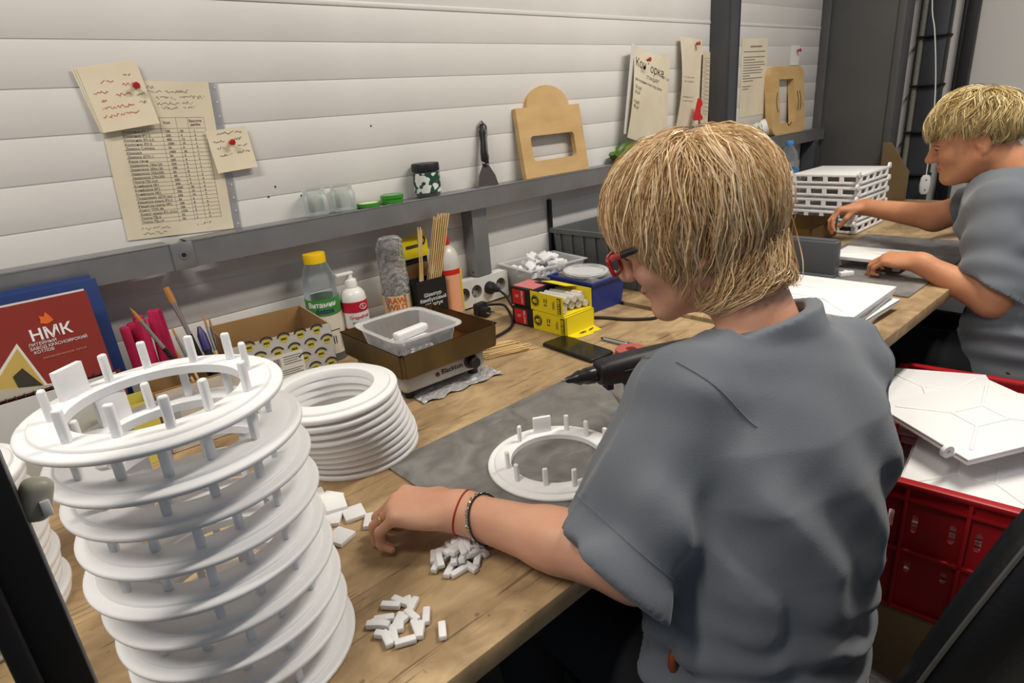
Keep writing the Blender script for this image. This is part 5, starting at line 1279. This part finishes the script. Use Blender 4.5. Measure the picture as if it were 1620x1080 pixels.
# ------------------------------------------------------------------ worker in the foreground
W1 = thing('person', 'blonde worker in a grey T-shirt and red glasses sorting pegs by hand', 'person', (.66, .30, 0))
SC1 = .94; C1 = (.708, .450, 1.122); R1 = hframe((-.42, .907), 22)
S = SDF((.24, .12, .46), (1.02, .76, 1.27), .003)
H1 = head(S, C1, R1, SC1)
S.cap(H1(0,-.040,-.050), (.722, .350, .99), .046, .051, .03)
S.loft([(.65,.30,.47,.15,.11,-8),(.65,.29,.62,.145,.095,-8),(.66,.288,.75,.14,.085,-9),(.685,.315,.88,.145,.092,-11),(.70,.325,.95,.12,.075,-11),(.715,.335,.99,.06,.05,-11)], .02)
SH, EL, WR = np.array((.562,.360,.965)), np.array((.456,.350,.791)), np.array((.372,.571,.801))
S.cap((.72,.345,.955), SH-np.array((0,0,.012)), .040, .038, .02); S.cap(SH-np.array((0,0,.012)), EL, .040, .042, .02); S.cap(EL, EL+.45*(WR-EL), .0415, .037, .015); S.cap(EL+.4*(WR-EL), WR, .0370, .0245, .012)
hd = np.array((-.62,.74,.08)); R_h, tips = hand(S, WR, hd, (.10,-.10,1), 1, curl=((.66,-.72),(-.05,-1.),(-.85,-.35)))
SR, ER, WRr = np.array((.872,.302,.925)), np.array((.925,.315,.775)), np.array((.818,.490,.801))
S.cap((.72,.34,.955), SR-np.array((0,0,.008)), .040, .038, .02); S.cap(SR-np.array((0,0,.008)), ER, .040, .040, .02); S.cap(ER, WRr, .039, .024, .015)
hand(S, WRr, (-.95,.10,-.02), (0,0,1), -1, curl=((.95,-.25),(.8,-.5),(.4,-.5)))
body1 = mface(S.mesh('body'), 'body', 'skin', W1)
# T-shirt: torso tube, then each sleeve cut and hollowed on its own before it joins
def shirt(lo, hi, h, torso, yokes, sleeves, folds, collar, hem):
    S = SDF(lo, hi, h); S.loft(torso, .02)
    for a, b, ra, rb in yokes: S.cap(a, b, ra, rb, .03)
    for a, b, ra, rb, pc, pn, ir in sleeves:
        Q = SDF(lo, hi, h); Q.cap(a, b, ra, rb, 0); a, b, pc, pn = (np.array(q, float) for q in (a, b, pc, pn)); pn = pn/np.linalg.norm(pn)
        hc = a+(b-a)*((pc-a)@pn)/((b-a)@pn); Q.plane_cut(pc, pn, lo, hi); Q.cap(hc+pn*(ir-.022), hc+pn*.14, ir, ir, .003, 's'); S.put(tuple(slice(0, n) for n in S.n), Q.F, .018)
    S.disp(folds)
    c, n, r = collar; c = np.array(c); S.plane_cut(c, n, c-.078, c+.078); u = np.array(n)/np.linalg.norm(n); S.cap(c-u*.03, c+u*.06, r, r+.008, .004, 's')
    S.plane_cut(hem[0], hem[1], lo, (hi[0], hi[1], hem[0][2]+.06)); return S.mesh('t_shirt', 2)
def folds1(X, Y, Z):
    u = (X-.66)*.98-(Y-.30)*.19; v = (X-.66)*.19+(Y-.30)*.98
    f = .0075*np.exp(-((Z-.61)/.075)**2)*np.sin(2*PI*(Z+.14*u+.012*np.sin(u*22))/.055+1.5*np.sin(u*11))
    f += .0058*np.exp(-((Z-.80)/.15)**2)*(v < .05)*np.sin(2*PI*(u*.92+Z*.38+.01*np.sin(Z*30))/.095+.6)
    s_ = np.clip((.60-X)/.05, 0, 1); f += .0036*s_*np.sin(2*PI*((X-.5)*.75+(Y-.36)*.9+(Z-.85)*(-.45))/.066+2*np.sin((Z-.8)*14))
    r_ = np.clip((X-.83)/.05, 0, 1); f += .003*r_*np.sin(2*PI*(Z*.8+Y*.6)/.06)
    return f+.0012*np.sin(X*60+3*np.sin(Z*25))*np.sin(Z*48+Y*30)
shirt1 = mface(shirt((.34,.06,.49), (1.04,.54,1.06), .0034,
    [(.640,.302,.50,.184,.136,-6),(.640,.302,.60,.174,.128,-7),(.648,.293,.68,.168,.114,-8),(.662,.292,.77,.168,.111,-9),(.682,.312,.86,.174,.121,-11),(.698,.322,.915,.162,.112,-11),(.708,.332,.965,.117,.087,-11),(.716,.340,1.005,.070,.066,-11),(.719,.344,1.035,.062,.060,-11)],
    [((.715,.345,.962), (.572,.362,.955), .057, .060), ((.72,.338,.958), (.862,.303,.918), .057, .060)],
    [((.572,.362,.948), (.385,.368,.724), .064, .079, (.430,.390,.803), (-.74,.22,-.63), .058),
     ((.862,.303,.912), (.94,.318,.730), .063, .066, (.925,.30,.765), (.3,-.05,-1), .052)],
    folds1, ((.721,.352,1.012), (-.1,.38,1), .051), ((.50,.39,.652), (0,1,-1))), 't_shirt', 'shirt', W1)
# seams: rings traced on the cloth
from mathutils.bvhtree import BVHTree
def seam(shirt_o, parent, c, ax, name='seam', r=.0011, rmax=.16, a0=0, a1=360, out=.0004):
    me = shirt_o.data; bv = BVHTree.FromPolygons([v.co for v in me.vertices], [p.vertices for p in me.polygons]); c = Vector(c); ax = Vector(ax).normalized()
    u = ax.orthogonal().normalized(); v = ax.cross(u); runs = [[]]
    for k in range(121):
        a = rad(a0+(a1-a0)*k/120); d = math.cos(a)*u+math.sin(a)*v; best = None; o_ = c.copy(); hit = bv.ray_cast(c+d*rmax, -d, rmax)
        if hit[0] is not None and (hit[0]-c).length > .02: runs[-1].append(hit[0]+d*out)
        else: runs.append([])
    for q in runs:
        if len(q) > 3:
            b = nb(); tube(b, q, r, 6); bface(b, name, 'shirt', parent)
seam(shirt1, W1, (.590,.362,.940), (-.80,.10,-.55), rmax=.085)
nn = Vector((-.74,.22,-.63)).normalized(); hc1 = Vector((.4495,.3662,.8015)); seam(shirt1, W1, hc1-nn*.018, nn, rmax=.10, r=.0008)
seam(shirt1, W1, (.845,.306,.905), (.75,-.05,-.62), rmax=.085)
# trousers and shoes
S = SDF((.42, .10, .02), (.90, .92, .70), .006)
S.loft([(.645,.30,.42,.182,.15,-6),(.645,.30,.50,.176,.134,-6),(.642,.302,.60,.158,.112,-7),(.642,.304,.67,.150,.106,-8)], .02)
for s, kx in ((-1,.555),(1,.745)):
    S.cap((.645+s*.08,.32,.50), (kx,.70,.53), .088, .066, .03); S.cap((kx,.70,.53), (kx,.66,.12), .064, .045, .03)
trs = mface(S.mesh('trousers', 2), 'trousers', 'trousers', W1)
for kx in (.555,.745):
    b = nb(); bmesh.ops.create_uvsphere(b, u_segments=20, v_segments=12, radius=1)
    for v in b.verts: v.co = Vector((v.co.x*.045, v.co.y*.125, max(v.co.z, -.7)*(.055-.018*v.co.y))); v.co += Vector((kx,.72,.042))
    bface(b, 'shoe', 'black_plastic', W1, angle=180)
bv1 = BVHTree.FromPolygons([v.co for v in shirt1.data.vertices], [p.vertices for p in shirt1.data.polygons]); lp, ln_, _, _ = bv1.find_nearest(Vector((.503,.319,.632)))
b = nb(); tube(b, smooth_path([lp+Vector((.004,0,.022))-ln_*.006, lp+ln_*.006+Vector((0,0,.012)), lp+ln_*.008+Vector((0,0,-.006)), lp+Vector((.002,0,-.022))-ln_*.004], 4), .0052, 10); bface(b, 'leather_loop', 'leather', W1)
# bracelets, cord and ring
def band(c, ax, r, name, m, kind, parent, el=1.):
    ax = Vector(ax).normalized(); u = ax.orthogonal().normalized(); v = ax.cross(u); b = nb(); n = 44
    P = [Vector(c)+r*(math.cos(2*PI*k/n)*u+math.sin(2*PI*k/n)*v*el) for k in range(n+1)]
    if kind == 'cord': tube(b, P, .0011, 6)
    else:
        for k in range(n):
            q = P[k]; d = (P[k+1]-P[k]).normalized(); M = Matrix.Translation(q) @ d.to_track_quat('X','Z').to_matrix().to_4x4() @ Matrix.Rotation(rad(45 if k % 2 else -45),4,'X')
            t = nb(); lathe(t, [(.0022+.0008*math.cos(a), .0008*math.sin(a)) for a in [2*PI*i/6 for i in range(6)]], 8, closed=True); t.transform(M); merge(b, t)
    return bface(b, name, m, parent)
fa = WR-EL; fa /= np.linalg.norm(fa)
band(WR-fa*.008, fa+np.array((-.12,.05,.10)), .0296, 'red_cord', 'cord_red', 'cord', W1)
band(WR-fa*.038, fa+np.array((.10,-.1,-.35)), .0318, 'chain_bracelet', 'silver', 'chain', W1)
band(WR-fa*.042, fa+np.array((.10,-.1,-.40)), .0320, 'black_bracelet', 'black_plastic', 'cord', W1)
K_, p_ = tips[2]; rc = K_+(np.array((0,0,0)))
dd = hd/np.linalg.norm(hd); v1 = dd*.66+np.array((0,0,1))*(-.72); v1 /= np.linalg.norm(v1)
q_ = K_+v1*.022
b = nb(); M = Matrix.Translation(q_) @ Vector(v1).to_track_quat('Z','Y').to_matrix().to_4x4()
lathe(b, [(.0094+.0013*math.cos(a), .0018*math.sin(a)) for a in [2*PI*i/8 for i in range(8)]], 24, M, closed=True); bface(b, 'finger_ring', 'gold', W1)
# fingernails
# face details
def face_bits(P, H, sc, R, glasses):
    for s in (-1, 1):
        b = nb(); bmesh.ops.create_uvsphere(b, u_segments=16, v_segments=10, radius=.0112*sc); b.transform(Matrix.Translation(H(s*.033,.0800,.001))); bface(b, 'eyeball', 'eye', P, angle=180)
        b = nb(); bmesh.ops.create_uvsphere(b, u_segments=12, v_segments=8, radius=.0055*sc); b.transform(Matrix.Translation(H(s*.033,.0868,-.004))); bface(b, 'iris', 'print_black', P, angle=180)
        b = nb(); tube(b, [H(s*.012,.0965,.020), H(s*.03,.0945,.0245), H(s*.052,.078,.020)], [.0022*sc,.0030*sc,.0012*sc], 8); bface(b, 'eyebrow', 'brow', P)
        b = nb(); tube(b, [H(s*.018,.0925,.005), H(s*.033,.0945,.0095), H(s*.048,.083,.004)], .0016*sc, 6); bface(b, 'eyelid', 'brow', P)
    b = nb(); tube(b, [H(-.020,.0900,-.0655), H(0,.0985,-.0640), H(.020,.0900,-.0655)], [.0012*sc,.0022*sc,.0012*sc], 6); bface(b, 'lip_line', 'lips', P)
    if glasses:
        g = thing  # glasses are worn, hence a child part with sub-parts
        front = nb()
        for s in (-1, 1):
            loop = [H(s*.034+.026*x, .110-.10*abs(s*.034+.026*x)**1.0*.35, -.006+.0145*z) for x, z in [(math.copysign(abs(math.cos(a))**.42, math.cos(a)), math.copysign(abs(math.sin(a))**.42, math.sin(a))) for a in [2*PI*k/32 for k in range(33)]]]
            tube(front, loop, .0030, 6)
        tube(front, [H(-.008,.108,.004), H(0,.112,.006), H(.008,.108,.004)], .0026, 8)
        for s in (-1, 1): tube(front, [H(s*.060,.101,.006), H(s*.070,.092,.007), H(s*.0735,.080,.007)], .0042, 8)
        fr = bface(front, 'glasses_frame', 'glasses_red', P)
        for s in (-1, 1):
            b = nb(); vs = [b.verts.new(H(s*.034+.025*x, .110-.035*abs(s*.034+.025*x), -.006+.0138*z)) for x, z in [(math.copysign(abs(math.cos(a))**.6, math.cos(a)), math.copysign(abs(math.sin(a))**.6, math.sin(a))) for a in [2*PI*k/24 for k in range(24)]]]; b.faces.new(vs)
            r = bmesh.ops.extrude_face_region(b, geom=list(b.faces)); off = Vector(R @ np.array((0,.0012,0)))
            for v in r['geom']:
                if isinstance(v, bmesh.types.BMVert): v.co += off
            q = finish(b, 'lens', 'lens', fr); 
            b = nb(); tube(b, [H(s*.0735,.082,.007), H(s*.0775,.04,.008), H(s*.080,.0,.004), H(s*.080,-.02,-.012)], [.0048,.0042,.003,.0025], 8); finish(b, 'temple_arm', 'black_plastic', fr)
face_bits(W1, H1, SC1, R1, True)
# hair
S = SDF(np.array(C1)-.17, np.array(C1)+.17, .004)
S.ell(H1(0,-.014,.030), np.array((.0785,.1005,.0885))*SC1, R1, .0); S.ell(H1(0,-.046,-.040), np.array((.066,.056,.080))*SC1, R1, .02)
S.plane_cut(H1(0,.056,.016), R1 @ np.array((0,.80,-.60)), np.array(C1)-.17, np.array(C1)+.17)
mface(S.mesh('hair_cap', 2), 'hair_base', 'scalp_blonde', W1)
def ok1(p): return p[2] > (.050 if p[1] > .045 else (.0 if p[1] > .01 else -.055))
ze1 = lambda az, x: np.interp(az, [0,30,48,62,80,110,150,180], [.022,.018,-.012,-.072,-.110,-.155,-.200,-.215])
hair(W1, 'hair', 'hair_blonde', C1, R1, SC1, 26000, 1500, ok1, ze1, (.12,-.30,.94), 4, curl=.50, off=(.004,.024), strand=.00062, grav=.26, flick=.6, neck=((0,-.045,-.05),(R1.T @ (np.array((.722,.350,.99))-np.array(C1)))/SC1,.050))

# ------------------------------------------------------------------ second worker
W2 = thing('person', 'worker with short blonde hair in a grey T-shirt bending over the second bench', 'person', (2.10, .30, 0))
C2 = (2.172, .482, 1.118); R2 = hframe((-.35,.94), 17); SC = .97
S = SDF((1.84, .12, .46), (2.56, 1.0, 1.27), .0042)
H2 = head(S, C2, R2, SC, 1.)
S.cap(H2(0,-.035,-.055), (2.205,.395,1.01), .062, .068, .03)
S.loft([(2.10,.27,.47,.17,.115,0),(2.11,.268,.72,.150,.082,0),(2.155,.330,.88,.150,.088,0),(2.185,.375,.96,.11,.07,0)], .02)
S.cap((2.19,.38,.95), (2.03,.362,.94), .045, .045, .02); S.cap((2.03,.362,.94), (1.945,.325,.725), .048, .045, .02); S.cap((1.945,.325,.725), (1.928,.500,.806), .047, .027, .015)
hand(S, (1.928,.500,.808), (-.03,1,.0), (-.2,.05,.97), 1, curl=((.78,-.55),(.15,-.95),(-.9,-.12)))
S.cap((2.19,.38,.95), (2.345,.385,.945), .045, .045, .02); S.cap((2.345,.385,.945), (2.315,.575,.862), .047, .043, .02); S.cap((2.315,.575,.862), (2.385,.810,.872), .043, .027, .015)
hand(S, (2.385,.808,.872), (-.42,.85,-.12), (.1,.15,1), -1, curl=((.62,-.75),(.1,-1.),(-.3,-.95)), thumb=((.030,.024,-.004),(.062,.030,-.030),(.082,.016,-.056)))
mface(S.mesh('body'), 'body', 'skin_tan', W2)
o = loose('loose_peg', P_ME, (2.318,.882,.8235), (1.2,.3,.4), 'white plastic piece pinched in the second worker\'s fingers', None)
def folds2(X, Y, Z):
    f = .0045*np.exp(-((Z-.66)/.1)**2)*np.sin(2*PI*(Z+.15*X+.02*np.sin(X*20))/.06)
    f += .004*np.sin(2*PI*(X*.8+Z*.5+.012*np.sin(Z*30))/.085)*np.exp(-((Z-.85)/.15)**2)
    return f+.0014*np.sin(X*55+3*np.sin(Z*25))*np.sin(Z*46+Y*30)
mface(shirt((1.82,.06,.48), (2.56,.70,1.06), .0045,
    [(2.095,.275,.50,.200,.155,0),(2.10,.273,.62,.190,.133,0),(2.12,.285,.76,.182,.112,0),(2.155,.345,.88,.180,.128,0),(2.18,.362,.95,.168,.112,0),(2.20,.380,1.01,.108,.090,0),(2.208,.390,1.04,.082,.078,0)],
    [((2.20,.378,.970), (2.04,.362,.955), .062, .064), ((2.20,.378,.970), (2.345,.385,.955), .062, .064)],
    [((2.04,.362,.945), (1.93,.325,.70), .070, .080, (1.957,.34,.757), (-.30,.55,-1), .058),
     ((2.335,.385,.935), (2.315,.60,.85), .064, .072, (2.32,.52,.885), (.0,.95,-.2), .054)],
    folds2, ((2.205,.402,1.030), (-.1,.45,1), .070), ((2.1,.3,.52), (0,0,-1))), 't_shirt', 'shirt', W2)
S = SDF((1.84, .08, .02), (2.40, .92, .60), .008)
S.loft([(2.095,.28,.42,.20,.165,0),(2.095,.28,.50,.196,.155,0),(2.098,.284,.58,.178,.135,0)], .02)
for s in (-1, 1): S.cap((2.095+s*.09,.32,.50), (2.095+s*.10,.72,.53), .095, .07, .03); S.cap((2.095+s*.10,.72,.53), (2.095+s*.10,.66,.12), .068, .05, .03)
tr2 = mface(S.mesh('trousers', 2), 'trousers', 'trousers', W2)
latheo('button', 'gold', [(0,0),(.007,0),(.006,.003),(0,.004)], W2, 14, Matrix.Translation((1.905-2.10,.255-.30,.545)) @ Matrix.Rotation(rad(-80),4,'Y'))
for s in (-1, 1):
    b = nb(); bmesh.ops.create_uvsphere(b, u_segments=20, v_segments=12, radius=1)
    for v in b.verts: v.co = Vector((v.co.x*.047, v.co.y*.13, max(v.co.z, -.7)*(.055-.018*v.co.y))); v.co += Vector((2.095+s*.10,.72,.042))
    bface(b, 'shoe', 'black_plastic', W2, angle=180)
face_bits(W2, H2, SC, R2, False)
S = SDF(np.array(C2)-.16, np.array(C2)+.16, .0045)
S.ell(H2(0,-.014,.030), np.array((.0785,.1005,.0885))*SC, R2, .0); S.ell(H2(0,-.052,-.010), np.array((.062,.050,.060))*SC, R2, .03)
S.plane_cut(H2(0,.050,.034), R2 @ np.array((0,.62,-.78)), np.array(C2)-.16, np.array(C2)+.16)
mface(S.mesh('hair_cap', 2), 'hair_base', 'scalp_straw', W2)
def ok2(p): return p[2] > (.055 if p[1] > .045 else (.046 if p[1] > -.03 else .02))
ze2 = lambda az, x: np.interp(az, [0,40,60,90,120,180], [.036,.030,.030,.024,-.015,-.055])
hair(W2, 'hair', 'hair_straw', C2, R2, SC, 10000, 500, ok2, ze2, (.1,-.45,.88), 8, curl=1.0, off=(.006,.024), strand=.0009, grav=.12, K=14, zfree=-.1, jit=.018)
